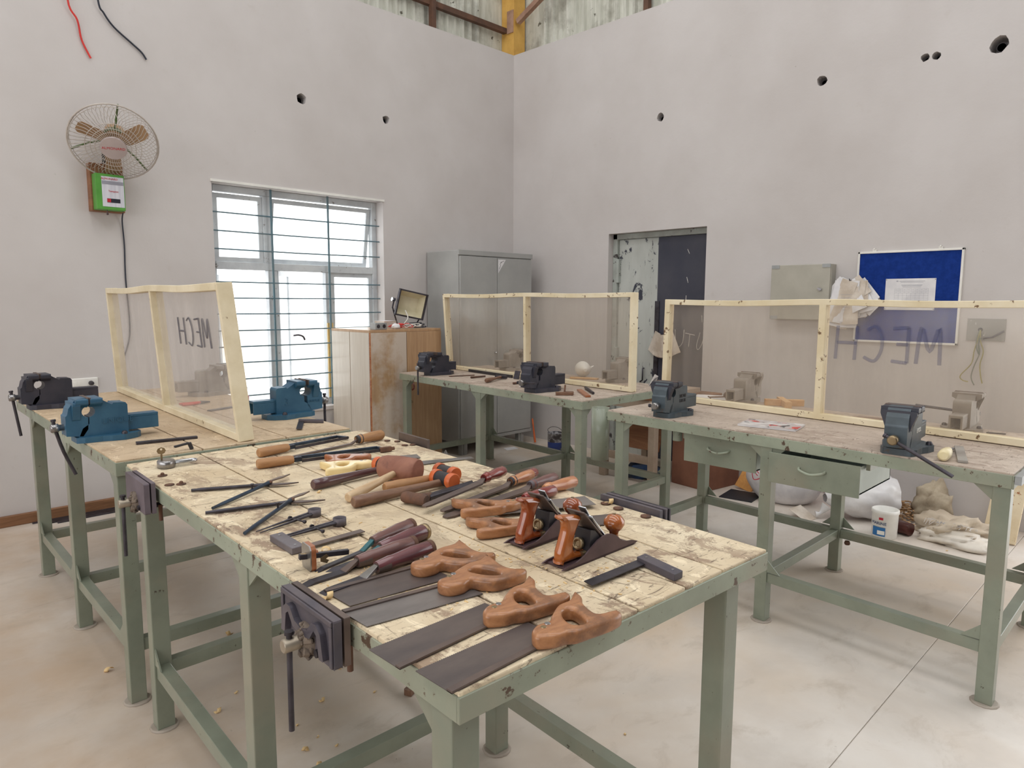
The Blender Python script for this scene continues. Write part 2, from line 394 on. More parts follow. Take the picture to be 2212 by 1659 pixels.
BASEW = m_wood('brown_baseboard', (142, 102, 72), (118, 82, 56), (1, 12, 12), 3, .6)
PLATE1 = mat('purple_grey_plate', (116, 106, 114), (100, 90, 96), 6, rough=.5, metal=.25)
SQST = mat('square_stock_steel', (118, 112, 116), (98, 92, 96), 8, rough=.5, metal=.4)
# ------------------------------------------------------------------ room shell
XW, YW, ZW = 5.33, 5.36, 3.966
fl = struct('floor', MB().bb((-4.6, -3.7, -.12), (5.56, 5.59, -.006)), FLOOR)
for y0, y1 in ((-3.7, -2.4014), (-2.3986, .7336), (.7364, 3.8286), (3.8314, 5.36)):
    MB().bb((-4.6, y0, -.006), (5.33, y1, 0)).build('slab', FLOOR, fl, bevel=.0012, seg=1)
WX0, WX1, WZ0, WZ1 = 2.16, 3.68, .54, 2.325
def cut(o, cyls):
    """real round holes knocked into a wall"""
    import bmesh
    bm = bmesh.new(); bm.from_mesh(o.data); bmesh.ops.recalc_face_normals(bm, faces=bm.faces); bm.to_mesh(o.data); bm.free()
    tmp = []
    for p, ax, r in cyls:
        k = MB(); n = 11; A = Vector(ax); x = Vector((0, 0, 1)); y = A.cross(x)
        rr = [r * random.uniform(.86, 1.12) for _ in range(n)]
        v = [Vector(p) + A * d + (x * math.cos(6.2832 * i / n) + y * math.sin(6.2832 * i / n)) * rr[i] for d in (-.05, .17) for i in range(n)]
        k.add(v, [tuple(range(n)), tuple(reversed(range(n, 2 * n)))] + [(i, i + n, (i + 1) % n + n, (i + 1) % n) for i in range(n)])
        c = k.build('cutter', None); tmp.append(c)
        bm = bmesh.new(); bm.from_mesh(c.data); bmesh.ops.recalc_face_normals(bm, faces=bm.faces); bm.to_mesh(c.data); bm.free()
        q = o.modifiers.new('hole', 'BOOLEAN'); q.operation = 'DIFFERENCE'; q.solver = 'EXACT'; q.object = c
    bpy.context.view_layer.update()
    me = bpy.data.meshes.new_from_object(o.evaluated_get(bpy.context.evaluated_depsgraph_get()))
    o.modifiers.clear(); o.data = me
    for c in tmp: bpy.data.objects.remove(c)
def wall_panel(us, zs, holes, f, depth=.23):
    """one closed wall slab with rectangular openings: cells (i, j) listed in holes are left open"""
    k = MB(); nu, nz = len(us) - 1, len(zs) - 1
    solid = lambda i, j: 0 <= i < nu and 0 <= j < nz and (i, j) not in holes
    idx = {}; V = []
    def vid(i, j, d):
        if (i, j, d) not in idx: idx[(i, j, d)] = len(V); V.append(f(us[i], zs[j], depth * d))
        return idx[(i, j, d)]
    F = []
    for i in range(nu):
        for j in range(nz):
            if not solid(i, j): continue
            c = ((i, j), (i + 1, j), (i + 1, j + 1), (i, j + 1))
            F.append(tuple(vid(*p, 0) for p in c)); F.append(tuple(vid(*p, 1) for p in reversed(c)))
            for (di, dj), (p, q) in (((0, -1), (0, 1)), ((1, 0), (1, 2)), ((0, 1), (2, 3)), ((-1, 0), (3, 0))):
                if not solid(i + di, j + dj): F.append((vid(*c[q], 0), vid(*c[p], 0), vid(*c[p], 1), vid(*c[q], 1)))
    return k.add(V, F)
wall_left = struct('wall_left', wall_panel([-4.6, WX0, WX1, XW + .23], [0, WZ0, WZ1, ZW], {(1, 1)}, lambda u, z, d: (u, YW + d, z)), WALL)
# right wall (door side), plane X = XW; a wide doorway lies out of view nearer the camera
DY0, DY1, DZ = 3.067, 4.089, 2.072
GY0, GY1, GZ = -3.4, .6, 3.7
wall_right = struct('wall_right', wall_panel([-3.7, GY0, GY1, DY0, DY1, YW][::-1], [0, DZ, GZ, ZW], {(1, 0), (3, 0), (3, 1)}, lambda u, z, d: (XW + d, u, z)), WALL)
HL = [(2.914, 3.062, .045), (3.731, 3.045, .036)]
HR = [(3.553, 3.034, .037), (2.177, 3.048, .038), (1.51, 3.054, .026), (1.443, 3.05, .026), (1.098, 3.035, .050)]
cut(wall_left, [((x, YW, z), (0, 1, 0), r) for x, z, r in HL])
cut(wall_right, [((XW, y, z), (1, 0, 0), r) for y, z, r in HR])
for x, z, r in HL:
    MB().lathe([(0, r * .5), (.0, r * .62), (.11, r * .62), (.11, r * .5), (.0, r * .5)], (x - .008, YW + .03, z - .012), (0, 1, 0), 12).lathe([(0, r * .5), (.01, r * .5)], (x - .008, YW + .1, z - .012), (0, 1, 0), 12).build('hole_darkener', BLACKP, wall_left)  # black tube and cap added to paint the shade inside the hole
for y, z, r in HR:
    MB().lathe([(0, r * .5), (.0, r * .62), (.11, r * .62), (.11, r * .5), (.0, r * .5)], (XW + .03, y - .008, z - .012), (1, 0, 0), 12).lathe([(0, r * .5), (.01, r * .5)], (XW + .1, y - .008, z - .012), (1, 0, 0), 12).build('hole_darkener', BLACKP, wall_right)  # same black insert, added to darken the holes of this wall
struct('wall_rear', wall_panel([-3.7, -3.2, 4.9, 5.36], [0, 1.0, 3.6, 6.2], {(1, 1)}, lambda u, z, d: (-4.6 - d, u, z)), WALL)  # unseen wall added to narrow the rear daylight opening
struct('wall_front', MB().bb((-4.6, -3.93, 0), (5.56, -3.7, 6.2)), mat('unseen_dark_wall', (92, 96, 98), (80, 84, 88), 3, rough=.5))  # unseen wall coloured dark to cut light bounced onto facing bench sides
# upper cladding of ribbed sheets, corner column and rails
CLAD = mat('weathered_ribbed_sheet', (214, 214, 204), (190, 190, 178), 3, st=(5, 5, .8), rough=.7, chip=((104, 100, 88), 9, .64), dust=((128, 122, 110), 3, .48, .6))
YEL = mat('yellow_steel_paint', (222, 178, 96), (200, 154, 78), 4, rough=.55, chip=((120, 92, 56), 15, .66))
BROWNST = mat('red_oxide_steel', (104, 74, 58), (84, 62, 52), 9, rough=.7)
PINKST = mat('dusty_brace_steel', (176, 142, 122), (150, 116, 98), 9, rough=.7)
def ribbed(a, b, axis, fixed, depth):
    k = MB(); P = []
    x = a
    while x < b - .001:
        for d, h in ((0, 0), (.05, 0), (.062, depth), (.088, depth), (.1, 0)): P.append((x + d, h))
        x += .1
    f = (lambda t, h, z: (t, fixed - h, z)) if axis == 'x' else (lambda t, h, z: (fixed - h, t, z))
    vs = [f(t, h, z) for z in (ZW - .1, 6.2) for t, h in P]; n = len(P)
    k.add(vs, [(i, i + 1, i + 1 + n, i + n) for i in range(n - 1)])
    vs = [f(t, h - .004, z) for z in (ZW - .1, 6.2) for t, h in P]
    k.add(vs, [(i + n, i + 1 + n, i + 1, i) for i in range(n - 1)])
    return k
ul = struct('wall_upper_left', MB().bb((-4.6, YW + .19, ZW), (5.56, YW + .2, 6.2)), CLAD)
ur = struct('wall_upper_right', MB().bb((XW + .19, -3.7, ZW), (XW + .2, YW + .19, 6.2)), CLAD)
for i in range(12):
    ribbed(-4.6 + i * .8, -3.8 + i * .8, 'x', YW + .187 - .003 * (i % 2), .028).build('sheet', CLAD, ul)
for i in range(11):
    ribbed(-3.7 + i * .8, -2.9 + i * .8, 'y', XW + .187 - .003 * (i % 2), .028).build('sheet', CLAD, ur)
struct('trim_1', MB().bar((-4.6, YW + .13, 4.235), (XW, YW + .13, 4.235), .05, .05), BROWNST)
struct('trim_2', MB().bar((4.345, YW + .10, ZW), (4.345, YW + .10, 6.2), .05, .05, up=(1, 0, 0)), BROWNST)
struct('trim_3', MB().bar((XW + .1, 3.79, ZW), (XW + .1, 3.79, 6.2), .05, .05, up=(1, 0, 0)), BROWNST)
cl = tag(MB().bb((XW + .005, YW + .005, ZW), (XW + .165, YW + .185, 6.2)).build('column', YEL), kind='structure')
MB().bb((XW - .004, YW + .01, 4.2), (XW + .006, YW + .10, 4.42)).build('cleat', PINKST, cl)
b2 = MB().bar((XW + .04, YW - .02, 4.30), (XW + .06, YW - 1.3, 4.9), .05, .05)
b2.build('brace', PINKST, cl)
ceil = struct('ceiling', MB().bb((-4.6, -3.93, 6.2), (-2.9, 5.6, 6.3)), CLAD)
for x0, x1 in ((-1.2, .1), (1.7, 3.1), (4.5, 5.6)): MB().bb((x0, -3.93, 6.2), (x1, 5.6, 6.3)).build('roof_sheet', CLAD, ceil)  # unseen roof; gaps between sheets added to let sky light down
# timber strip along the foot of the left wall
struct('baseboard_left', MB().bb((-3.0, YW - .035, 0), (2.6, YW, .068)), BASEW, bevel=.004)

# ------------------------------------------------------------------ window
ALU = mat('window_aluminium', (206, 210, 212), (188, 192, 196), 6, rough=.45, metal=.1, chip=((120, 112, 104), 22, .64))
ALUY = mat('window_frame_cream', (222, 192, 132), (206, 172, 108), 6, rough=.5)
n = N('frosted_window_pane')
_t = n.t.nodes.new('ShaderNodeBsdfTransparent'); _t.inputs[0].default_value = (.95, .97, .97, 1)
_l = n.t.nodes.new('ShaderNodeBsdfTranslucent'); _mx = n.t.nodes.new('ShaderNodeMixShader')
n.link(n.mix(n.ramp(n.noise(9, n.vec((1, 1, .6)), 9, .72), .66, .69), (.94, .95, .95, 1), lin((92, 84, 76))), _l.inputs[0])
n.link(n.ramp(n.noise(9, n.vec((1, 1, .6)), 9, .72), .66, .69, .55, .95), _mx.inputs[0])
n.link(_t.outputs[0], _mx.inputs[1]); n.link(_l.outputs[0], _mx.inputs[2]); n.link(_mx.outputs[0], n.out.inputs[0]); n.t.nodes.remove(n.b)
PANE = n.m
FY = 5.50
win = MB(); zt = WZ1 - .05
for x0, x1 in ((WX0, WX0 + .05), (WX1 - .05, WX1)): win.bb((x0, FY - .03, WZ0), (x1, FY + .03, WZ1))
xa, xb = WX0 + .05, WX1 - .05
win.bb((xa, FY - .03, zt), (xb, FY + .03, WZ1)); win.bb((xa, FY - .03, WZ0), (xb, FY + .03, WZ0 + .05)); win.bb((xa, FY - .034, 1.685), (xb, FY + .034, 1.745))
win.bb((2.605, FY - .03, 1.745), (2.675, FY + .03, zt)); win.bb((2.631, FY - .03, WZ0 + .05), (2.711, FY + .03, 1.685)); win.bb((3.15, FY - .03, WZ0 + .05), (3.205, FY + .03, 1.685))
wroot = struct('window_1', win, ALU, bevel=.003, seg=1)
MB().bb((WX0 - .0, YW - .012, WZ0 - .03), (WX1 + .0, YW + .14, WZ0)).build('sill', WALL, wroot)
MB().bb((WX0 - .01, YW - .012, WZ1), (WX1 + .01, YW + .01, WZ1 + .018)).build('drip_edge', WHITE, wroot)
def sash(x0, x1, z0, z1, hinge=None, ang=0.0, mm=ALU, glass=True):
    k = MB(); t = .035
    k.bb((x0, -.015, z0), (x0 + t, .015, z1)); k.bb((x1 - t, -.015, z0), (x1, .015, z1)); k.bb((x0 + t, -.015, z0), (x1 - t, .015, z0 + t)); k.bb((x0 + t, -.015, z1 - t), (x1 - t, .015, z1))
    o = k.build('sash', mm, wroot); g = MB().bb((x0 + t, -.003, z0 + t), (x1 - t, .003, z1 - t)).build('pane', PANE, o)
    if hinge == 'top':
        o.matrix_world = Matrix.Translation((0, FY, z1)) @ Matrix.Rotation(ang, 4, 'X') @ Matrix.Translation((0, 0, -z1))
    elif hinge == 'left':
        o.matrix_world = Matrix.Translation((x0, FY, 0)) @ Matrix.Rotation(ang, 4, 'Z') @ Matrix.Translation((-x0, 0, 0))
    elif hinge == 'right':
        o.matrix_world = Matrix.Translation((x1, FY, 0)) @ Matrix.Rotation(ang, 4, 'Z') @ Matrix.Translation((-x1, 0, 0))
    else: o.location = (0, FY, 0)
    return o
sash(2.21, 2.605, 1.745, 2.265); sash(2.675, 3.625, 1.745, 2.265, 'top', .16)
sash(2.21, 2.63, .6, 1.685, 'left', 1.15); sm_ = sash(2.715, 3.148, .6, 1.685, 'left', .9); sash(3.207, 3.63, .6, 1.685)
MB().tube(smoothpath([(2.84, FY - .02, 1.15), (2.87, FY - .05, 1.155), (2.91, FY - .05, 1.14), (2.925, FY - .05, 1.11)]), [.008] * 18 + [.004], 6).build('window_handle', DSTEEL, wroot)
BAR = mat('window_rod_paint', (86, 116, 128), (104, 122, 128), 9, rough=.5)
for z in (2.114, 1.975, 1.838, 1.587, 1.463, 1.339, 1.208, 1.081, .954, .822, .685):
    MB().tube([(WX0 - .02, 5.43, z), (2.9, 5.43 + jit(0, .004), z - .004), (WX1 + .02, 5.43, z)], .006, 6).build('bar', BAR, wroot)
for x in (2.655, 3.165):
    MB().bb((x - .007, 5.424, WZ0 - .01), (x + .007, 5.436, WZ1 + .01)).build('upright', BAR, wroot)
MB().bb((3.15, FY - .045, .6), (3.205, FY - .032, 1.25)).build('cover_strip', ALUY, wroot)
tag(MB().bb((5.57, -9, -.2), (16, 12, -.06)).build('outside_yard', mat('pale_yard_concrete', (226, 224, 218), (214, 212, 206), 2, rough=.9)), kind='structure')  # ground in its own pale concrete colour
tag(MB().bb((-2.0, 8.6, -1), (9, 8.8, 1.15)).build('outside_boundary_wall', WHITE), kind='structure')

# ------------------------------------------------------------------ door
def m_door():
    n = N('door_pale_paint'); v = n.vec((1, 1.6, .5))
    col = n.mix(n.ramp(n.noise(3, v, 6), .4, .65), lin((190, 193, 188)), lin((174, 177, 172)))
    col = n.mix(n.ramp(n.noise(3.4, n.vec((1, 1.3, .9)), 9, .7, .8), .595, .61), col, lin((58, 60, 72)))
    col = n.mix(n.ramp(n.noise(14, n.vec((1, 2, .3)), 8, .7), .615, .64), col, lin((74, 72, 76)))
    n.set(color=col, rough=.5, spec=.4); return n.m
DPALE = m_door()
DNAVY = mat('door_navy_paint', (56, 58, 72), (70, 70, 80), 2.2, rough=.55, chip=((150, 148, 150), 34, .715))
DFRAME = mat('door_frame_paint', (170, 176, 170), (150, 152, 146), 6, rough=.55, chip=((70, 66, 64), 10, .6))
fr = MB()
fr.bb((5.40, DY1 - .05, 0), (5.47, DY1, DZ)); fr.bb((5.40, DY0, 0), (5.47, DY0 + .03, DZ)); fr.bb((5.40, DY0, DZ - .05), (5.47, DY1, DZ))
door = struct('door_1', fr, DFRAME, bevel=.004, seg=1)
MB().bb((5.331, DY0, -.005), (5.55, DY1, .001)).build('threshold', FLOOR, door)
la = MB().bb((5.43, 3.601, -.004), (5.465, DY1 - .052, DZ - .052)).build('leaf', DPALE, door, bevel=.003, seg=1); la['label'] = 'pale blue-grey peeling door leaf'
lb = MB().bb((5.425, DY0 + .031, -.004), (5.46, 3.60, DZ - .052)).build('leaf', DNAVY, door, bevel=.003, seg=1); lb['label'] = 'dark navy door leaf with chalk marks'
for z in (1.73, .9): MB().bb((5.39, DY1 - .075, z - .11), (5.44, DY1 - .045, z + .11)).build('hinge', DFRAME, la, bevel=.004)
MB().bb((5.415, 3.57, .70), (5.43, 3.615, 1.45)).build('cover_strip', DSTEEL, lb)
MB().tube([(5.42, 3.72, .83), (5.40, 3.72, .83), (5.40, 3.72, .72), (5.42, 3.76, .70)], .007, 6).build('latch', DSTEEL, la)
def strokes(paths, r, m, name, parent, fn, flat=True):
    """hand-drawn strokes: thin raised lines lying on a surface"""
    k = MB()
    for p in paths:
        q = smoothpath([fn(*a) for a in p], 5) if len(p) > 2 else [Vector(fn(*a)) for a in p]
        k.tube(q, r, 4)
    return k.build(name, m, parent)
_dn = lambda a, z: (5.424, 3.40 - a, z)
strokes([[(0, 1.20), (.01, 1.08), (.04, 1.045), (.08, 1.09), (.09, 1.20)], [(.105, 1.17), (.2, 1.155)], [(.15, 1.16), (.14, 1.05)], [(.25, 1.18), (.22, 1.07), (.235, 1.03), (.27, 1.08), (.29, 1.16)], [(.10, 1.5), (.095, 1.44), (.085, 1.425)], [(.10, 1.66), (.115, 1.61)], [(.26, 1.33), (.265, 1.27)], [(.12, 1.86), (.1, 1.9)]], .003, CHALK, 'chalk_mark', lb, _dn)
for x0, x1 in ((-2.9, -1.2), (.1, 1.7), (3.1, 4.5)): portal(((x0 + x1) / 2, .83, 6.29), (0, 0, 0), x1 - x0, 9.5)
portal((5.45, (GY0 + GY1) / 2, GZ / 2), (0, math.pi / 2, 0), GZ, GY1 - GY0)
portal((-4.6, .85, 2.3), (0, -math.pi / 2, 0), 2.6, 8.1)
portal(((WX0 + WX1) / 2, YW + .25, (WZ0 + WZ1) / 2), (-math.pi / 2, 0, 0), WX1 - WX0, WZ1 - WZ0)
# ------------------------------------------------------------------ benches
class Quad:
    def __init__(s, p00, p10, p01, p11): s.q = (p00, p10, p01, p11)
    def __call__(s, u, v):
        a, b, c, d = s.q
        return tuple((1 - u) * (1 - v) * a[i] + u * (1 - v) * b[i] + (1 - u) * v * c[i] + u * v * d[i] for i in (0, 1))
    def len_u(s): return math.dist(s(0, .5), s(1, .5))
    def len_v(s): return math.dist(s(.5, 0), s(.5, 1))
def bench(label, Q, h, planks, vs, ins, topm, ap=.056, rail=.19, loff=(0, 0)):
    o = s0 = Q(.5, .5); root = thing('workbench', label, 'workbench', (o[0], o[1], 0))
    L = lambda u, v: (Q(u, v)[0] - o[0], Q(u, v)[1] - o[1])
    lu, lv = Q.len_u(), Q.len_v(); t = .055; z1 = h - .008; z0 = h - ap
    du, dv = 1 / lu, 1 / lv
    for k, (a, b) in enumerate(zip(planks[:-1], planks[1:])):
        g = .0028 * du
        a2 = a + (g if k else .003 * du); b2 = b - (g if k < len(planks) - 2 else .003 * du); e = .003 * dv
        MB().hexa([L(a2, e), L(b2, e), L(b2, 1 - e), L(a2, 1 - e)], h - .03, h - random.choice((0, .0006, .0012))).build('plank', topm, root, bevel=.0025, seg=2)
    th = .006
    for nm, q in (('apron', [(0, 0), (1, 0), (1, th * dv), (0, th * dv)]), ('apron', [(0, 1 - th * dv), (1, 1 - th * dv), (1, 1), (0, 1)]), ('apron', [(0, th * dv), (th * du, th * dv), (th * du, 1 - th * dv), (0, 1 - th * dv)]), ('apron', [(1 - th * du, th * dv), (1, th * dv), (1, 1 - th * dv), (1 - th * du, 1 - th * dv)])):
        MB().hexa([L(*p) for p in q], z0, z1).build(nm, GREEN_D, root, bevel=.0012, seg=1)
    # support frame under the planks
    MB().hexa([L(.02, .012), L(.98, .012), L(.98, .988), L(.02, .988)], h - .045, h - .031).build('under_frame', GREEN, root)
    ul, ur = ins[0] * du, 1 - ins[1] * du
    legs = {}
    for j, v in enumerate(vs):
        for i, u in enumerate((ul, ur)):
            u0, u1 = (u, u + t * du) if i == 0 else (u - t * du, u)
            v0, v1 = v, v + t * dv
            leg = MB().hexa([L(u0, v0), L(u1, v0), L(u1, v1), L(u0, v1)], .006, z0 + .004).build('leg', GREEN, root, bevel=.003)
            c = L((u0 + u1) / 2, (v0 + v1) / 2)
            MB().lathe([(0, .046), (.003, .047), (.007, .042)], (c[0], c[1], 0), (0, 0, 1), 14).build('foot_plate', FOOT, leg)
            legs[(i, j)] = (u0, u1, v0, v1)
            # corner gussets at head and rail
            s = 1 if i == 0 else -1
            ue = u1 if i == 0 else u0
            a, b = L(ue, v0 + .012 * dv), L(ue + s * .05 * du, v0 + .012 * dv)
            if ap > .052: MB().add([(a[0], a[1] - .002, z0), (b[0], b[1] - .002, z0), (a[0], a[1] - .002, z0 - .05), (a[0], a[1] + .002, z0), (b[0], b[1] + .002, z0), (a[0], a[1] + .002, z0 - .05)], [(0, 1, 2), (5, 4, 3), (0, 3, 4, 1), (1, 4, 5, 2), (2, 5, 3, 0)]).build('gusset', GREEN, root)
            for sv, vv in ((-1, v0), (1, v1)):
                if (j == 0 and sv < 0) or (j == len(vs) - 1 and sv > 0): continue
                um = (u0 + .006 * du) if i == 0 else (u1 - .006 * du)
                a, b = L(um, vv), L(um, vv + sv * .06 * dv)
                for za, zb in ((rail + .05, rail + .105), (z0, z0 - .05)):
                    MB().add([(a[0] - .0025, a[1], za), (b[0] - .0025, b[1], za), (a[0] - .0025, a[1], zb), (a[0] + .0025, a[1], za), (b[0] + .0025, b[1], za), (a[0] + .0025, a[1], zb)], [(0, 1, 2), (5, 4, 3), (0, 3, 4, 1), (1, 4, 5, 2), (2, 5, 3, 0)]).build('gusset', GREEN, root)
    for j in range(len(vs)):
        a, b = legs[(0, j)], legs[(1, j)]; vm = (a[2] + a[3]) / 2; e = .02 * dv
        MB().hexa([L(a[1], vm - e), L(b[0], vm - e), L(b[0], vm + e), L(a[1], vm + e)], rail, rail + .045).build('cross_rail', GREEN, root, bevel=.002)
    for i in (0, 1):
        for j in range(len(vs) - 1):
            a, b = legs[(i, j)], legs[(i, j + 1)]; um = (a[0] + a[1]) / 2; e = .02 * du
            MB().hexa([L(um - e, a[3]), L(um + e, a[3]), L(um + e, b[2]), L(um - e, b[2])], rail, rail + .045).build('long_rail', GREEN, root, bevel=.002)
    return root, L
QA = Quad((.609, .719), (1.495, .675), (.706, 2.587), (1.656, 2.583))
QB = Quad((.682, 2.614), (1.600, 2.602), (.738, 4.62), (1.70, 4.62))
QC = Quad((3.156, 2.591), (4.161, 2.594), (3.331, 4.66), (4.32, 4.66))
QD = Quad((2.874, .443), (3.797, .443), (2.996, 2.284), (3.92, 2.275))
HA, HB, HC, HD = .89, .90, .865, .865
bA, LA = bench('green steel workbench in front, cream planks covered with carpentry tools', QA, HA, (0, .26, .47, .64, .79, 1.0), (.012, .432, .895), (.004, .085), TOP_A, ap=.05)
bB, LB = bench('green steel workbench with the blue vices, below the window', QB, HB, (0, .32, .68, 1.0), (.004, .40, .80), (.004, .01), TOP_B)
bC, LC = bench('green steel workbench in the back, between the brown cabinet and the door', QC, HC, (0, .33, .67, 1.0), (.004, .48, .955), (.004, .01), TOP_D)
bD, LD = bench('green steel workbench with two hanging drawers along the right wall', QD, HD, (0, .34, .55, .78, 1.0), (.004, .482, .94), (.004, .01), TOP_D)
# drawers of the right bench
for y0, y1, zt, zb, pull in ((1.425, 1.80, .806, .668, .0), (.955, 1.335, .795, .662, .07)):
    xf = 2.985 - pull; c = QD(.5, .5); A = lambda x, y, z: (x - c[0], y - c[1], z)
    d = MB().bb(A(xf, y0, zb), A(xf + .008, y1, zt)).build('drawer', GREEN, bD, bevel=.002)
    k = MB().bb(A(xf + .008, y0 + .012, zb + .004), A(xf + .42, y0 + .018, zt - .012)).bb(A(xf + .008, y1 - .018, zb + .004), A(xf + .42, y1 - .012, zt - .012))
    k.bb(A(xf + .008, y0 + .012, zb + .004), A(xf + .42, y1 - .012, zb + .010)).bb(A(xf + .414, y0 + .012, zb + .004), A(xf + .42, y1 - .012, zt - .012))
    k.build('drawer_tray', mat('drawer_side_pale', (200, 212, 206), (186, 198, 192), 5, rough=.4), d)
    ym = (y0 + y1) / 2
    MB().tube(smoothpath([A(xf, ym - .055, zb + .085), A(xf - .018, ym - .045, zb + .078), A(xf - .024, ym, zb + .068), A(xf - .018, ym + .045, zb + .078), A(xf, ym + .055, zb + .085)]), .006, 6).build('drawer_pull', GREEN_D, d)
    for yy in (y0 - .004, y1 + .004):
        MB().bb(A(2.995, yy - .008, zt - .03), A(3.5, yy + .008, HD - .05)).build('drawer_runner', GREEN, bD)
# a square post between the drawers (the middle leg is behind it), and the round tube left of them
c = QD(.5, .5)
MB().lathe([(0, .024), (.06, .024)], (3.02 - c[0], 1.86 - c[1], .755), (0, 0, 1), 14).build('tube_holder', GREEN, bD)
MB().lathe([(0, .012), (.008, .016), (.02, .012)], (3.78 - c[0], 1.28 - c[1], .17), (0, 0, 1), 8).build('rusty_knob', RUSTY, bD)
MB().bar((2.86 - c[0], .43 - c[1], HD - .02), (3.8 - c[0], .43 - c[1], HD - .02), .02, .03).build('edge_strip', GALV, bD)

# ------------------------------------------------------------------ dividing screens
def screen(label, h, pts, top, lean, ptm, gm, wt=.03, dp=.075, wave=(0, 0, 0), rail_h=.03):
    """pts: three ground points (near, middle, far) on the bench; posts, rails and two acrylic panes"""
    P = [Vector((p[0], p[1], h + .0015)) for p in pts]; T = [Vector((p[0] + l[0], p[1] + l[1], top + wv)) for p, l, wv in zip(pts, lean, wave)]
    o = P[0].copy(); root = thing('dividing_screen', label, 'screen', o)
    d = (P[2] - P[0]).normalized(); nrm = Vector((-d.y, d.x, 0))
    for a, b in zip(P, T):
        MB().bar(a - o, b - o, dp, wt, up=d).build('post', ptm, root, bevel=.003)
    def rail(pts_, nm, z):
        k = MB(); Q = smoothpath(pts_, 6)
        vs = []; 
        for q in Q:
            for sx, sz in ((-1, -1), (1, -1), (1, 1), (-1, 1)): vs.append(q - o + nrm * (sx * dp / 2) + Vector((0, 0, z + sz * rail_h / 2)))
        fs = [(i * 4 + j, i * 4 + (j + 1) % 4, i * 4 + 4 + (j + 1) % 4, i * 4 + 4 + j) for i in range(len(Q) - 1) for j in range(4)] + [(3, 2, 1, 0), tuple(len(vs) - 4 + j for j in range(4))]
        k.add(vs, fs); return k.build(nm, ptm, root, bevel=.002, seg=1)
    rail(P, 'bottom_rail', rail_h / 2 + .001)
    Tm = [T[0], (T[0] + T[1]) / 2 + Vector((0, 0, -.005)), T[1] + Vector((0, 0, .003)), (T[1] + T[2]) / 2 + Vector((0, 0, -.006)), T[2]]
    rail(Tm, 'top_rail', -rail_h / 2)
    pan = []
    for i in (0, 1):
        ins = .018
        a, b, c2, d2 = P[i] + d * ins, P[i + 1] - d * ins, T[i + 1] - d * ins, T[i] + d * ins
        off = nrm * (-.0)
        vs = []
        for s in (-.0025, .0025):
            vs += [a - o + nrm * s + Vector((0, 0, rail_h)), b - o + nrm * s + Vector((0, 0, rail_h)), c2 - o + nrm * s - Vector((0, 0, rail_h)), d2 - o + nrm * s - Vector((0, 0, rail_h))]
        pan.append(MB().add(vs, [(0, 1, 2, 3), (7, 6, 5, 4), (0, 4, 5, 1), (1, 5, 6, 2), (2, 6, 7, 3), (3, 7, 4, 0)]).build('pane', gm, root))
    return root, pan, P, T, o, nrm, d
sB = screen('cream-framed dusty acrylic screen on the bench below the window', HB, ((1.150, 2.635), (1.205, 3.62), (1.262, 4.58)), 1.515, ((-.04, .05), (-.03, .03), (-.02, .03)), CREAM, ACRYL_B, wt=.022, dp=.06)
sC = screen('cream-framed smoky acrylic screen on the back bench', HC, ((3.70, 2.625), (3.775, 3.64), (3.845, 4.63)), 1.505, ((0, .0), (0, .01), (-.02, .03)), CREAM2, ACRYL_C, wt=.026, dp=.055)
sD = screen('cream-framed smoky acrylic screen on the bench with drawers', HD, ((3.435, .40), (3.520, 1.365), (3.585, 2.30)), 1.46, ((0, 0), (0, 0), (0, -.01)), CREAM2, ACRYL_C, wt=.036, dp=.045)
# hand lettering seen from its back: MECH
def lettering(sc, base, r, m, k0, k1, z0, z1, side=-1):
    root, pan, P, T, o, nrm, d = sc
    def f(a, b):
        q = P[0].lerp(P[2], k0 + (k1 - k0) * a); t = T[0].lerp(T[2], k0 + (k1 - k0) * a)
        z = z0 + (z1 - z0) * b; v = q.lerp(t, (z - q.z) / (t.z - q.z)); v.z = z
        return v - o + nrm * .004
    M_ = [[(0, 0), (.02, 1), (.09, .35), (.17, 1), (.2, 0)]]
    E_ = [[(.28, 1), (.28, 0)], [(.28, 1), (.42, .96)], [(.28, .52), (.38, .52)], [(.28, 0), (.42, .03)]]
    C_ = [[(.66, .9), (.58, 1), (.52, .7), (.52, .3), (.58, 0), (.68, .1)]]
    H_ = [[(.76, 1), (.77, 0)], [(.95, 1), (.96, 0)], [(.76, .5), (.95, .5)]]
    strokes(M_ + E_ + C_ + H_, r, m, 'lettering', pan[0] if k1 < .5 else root, lambda a, b: f(a, b))
lettering(sB, None, .0042, MARK, .12, .345, 1.25, 1.37)
lettering(sD, None, .008, WIPED, .232, .482, 1.175, 1.335)

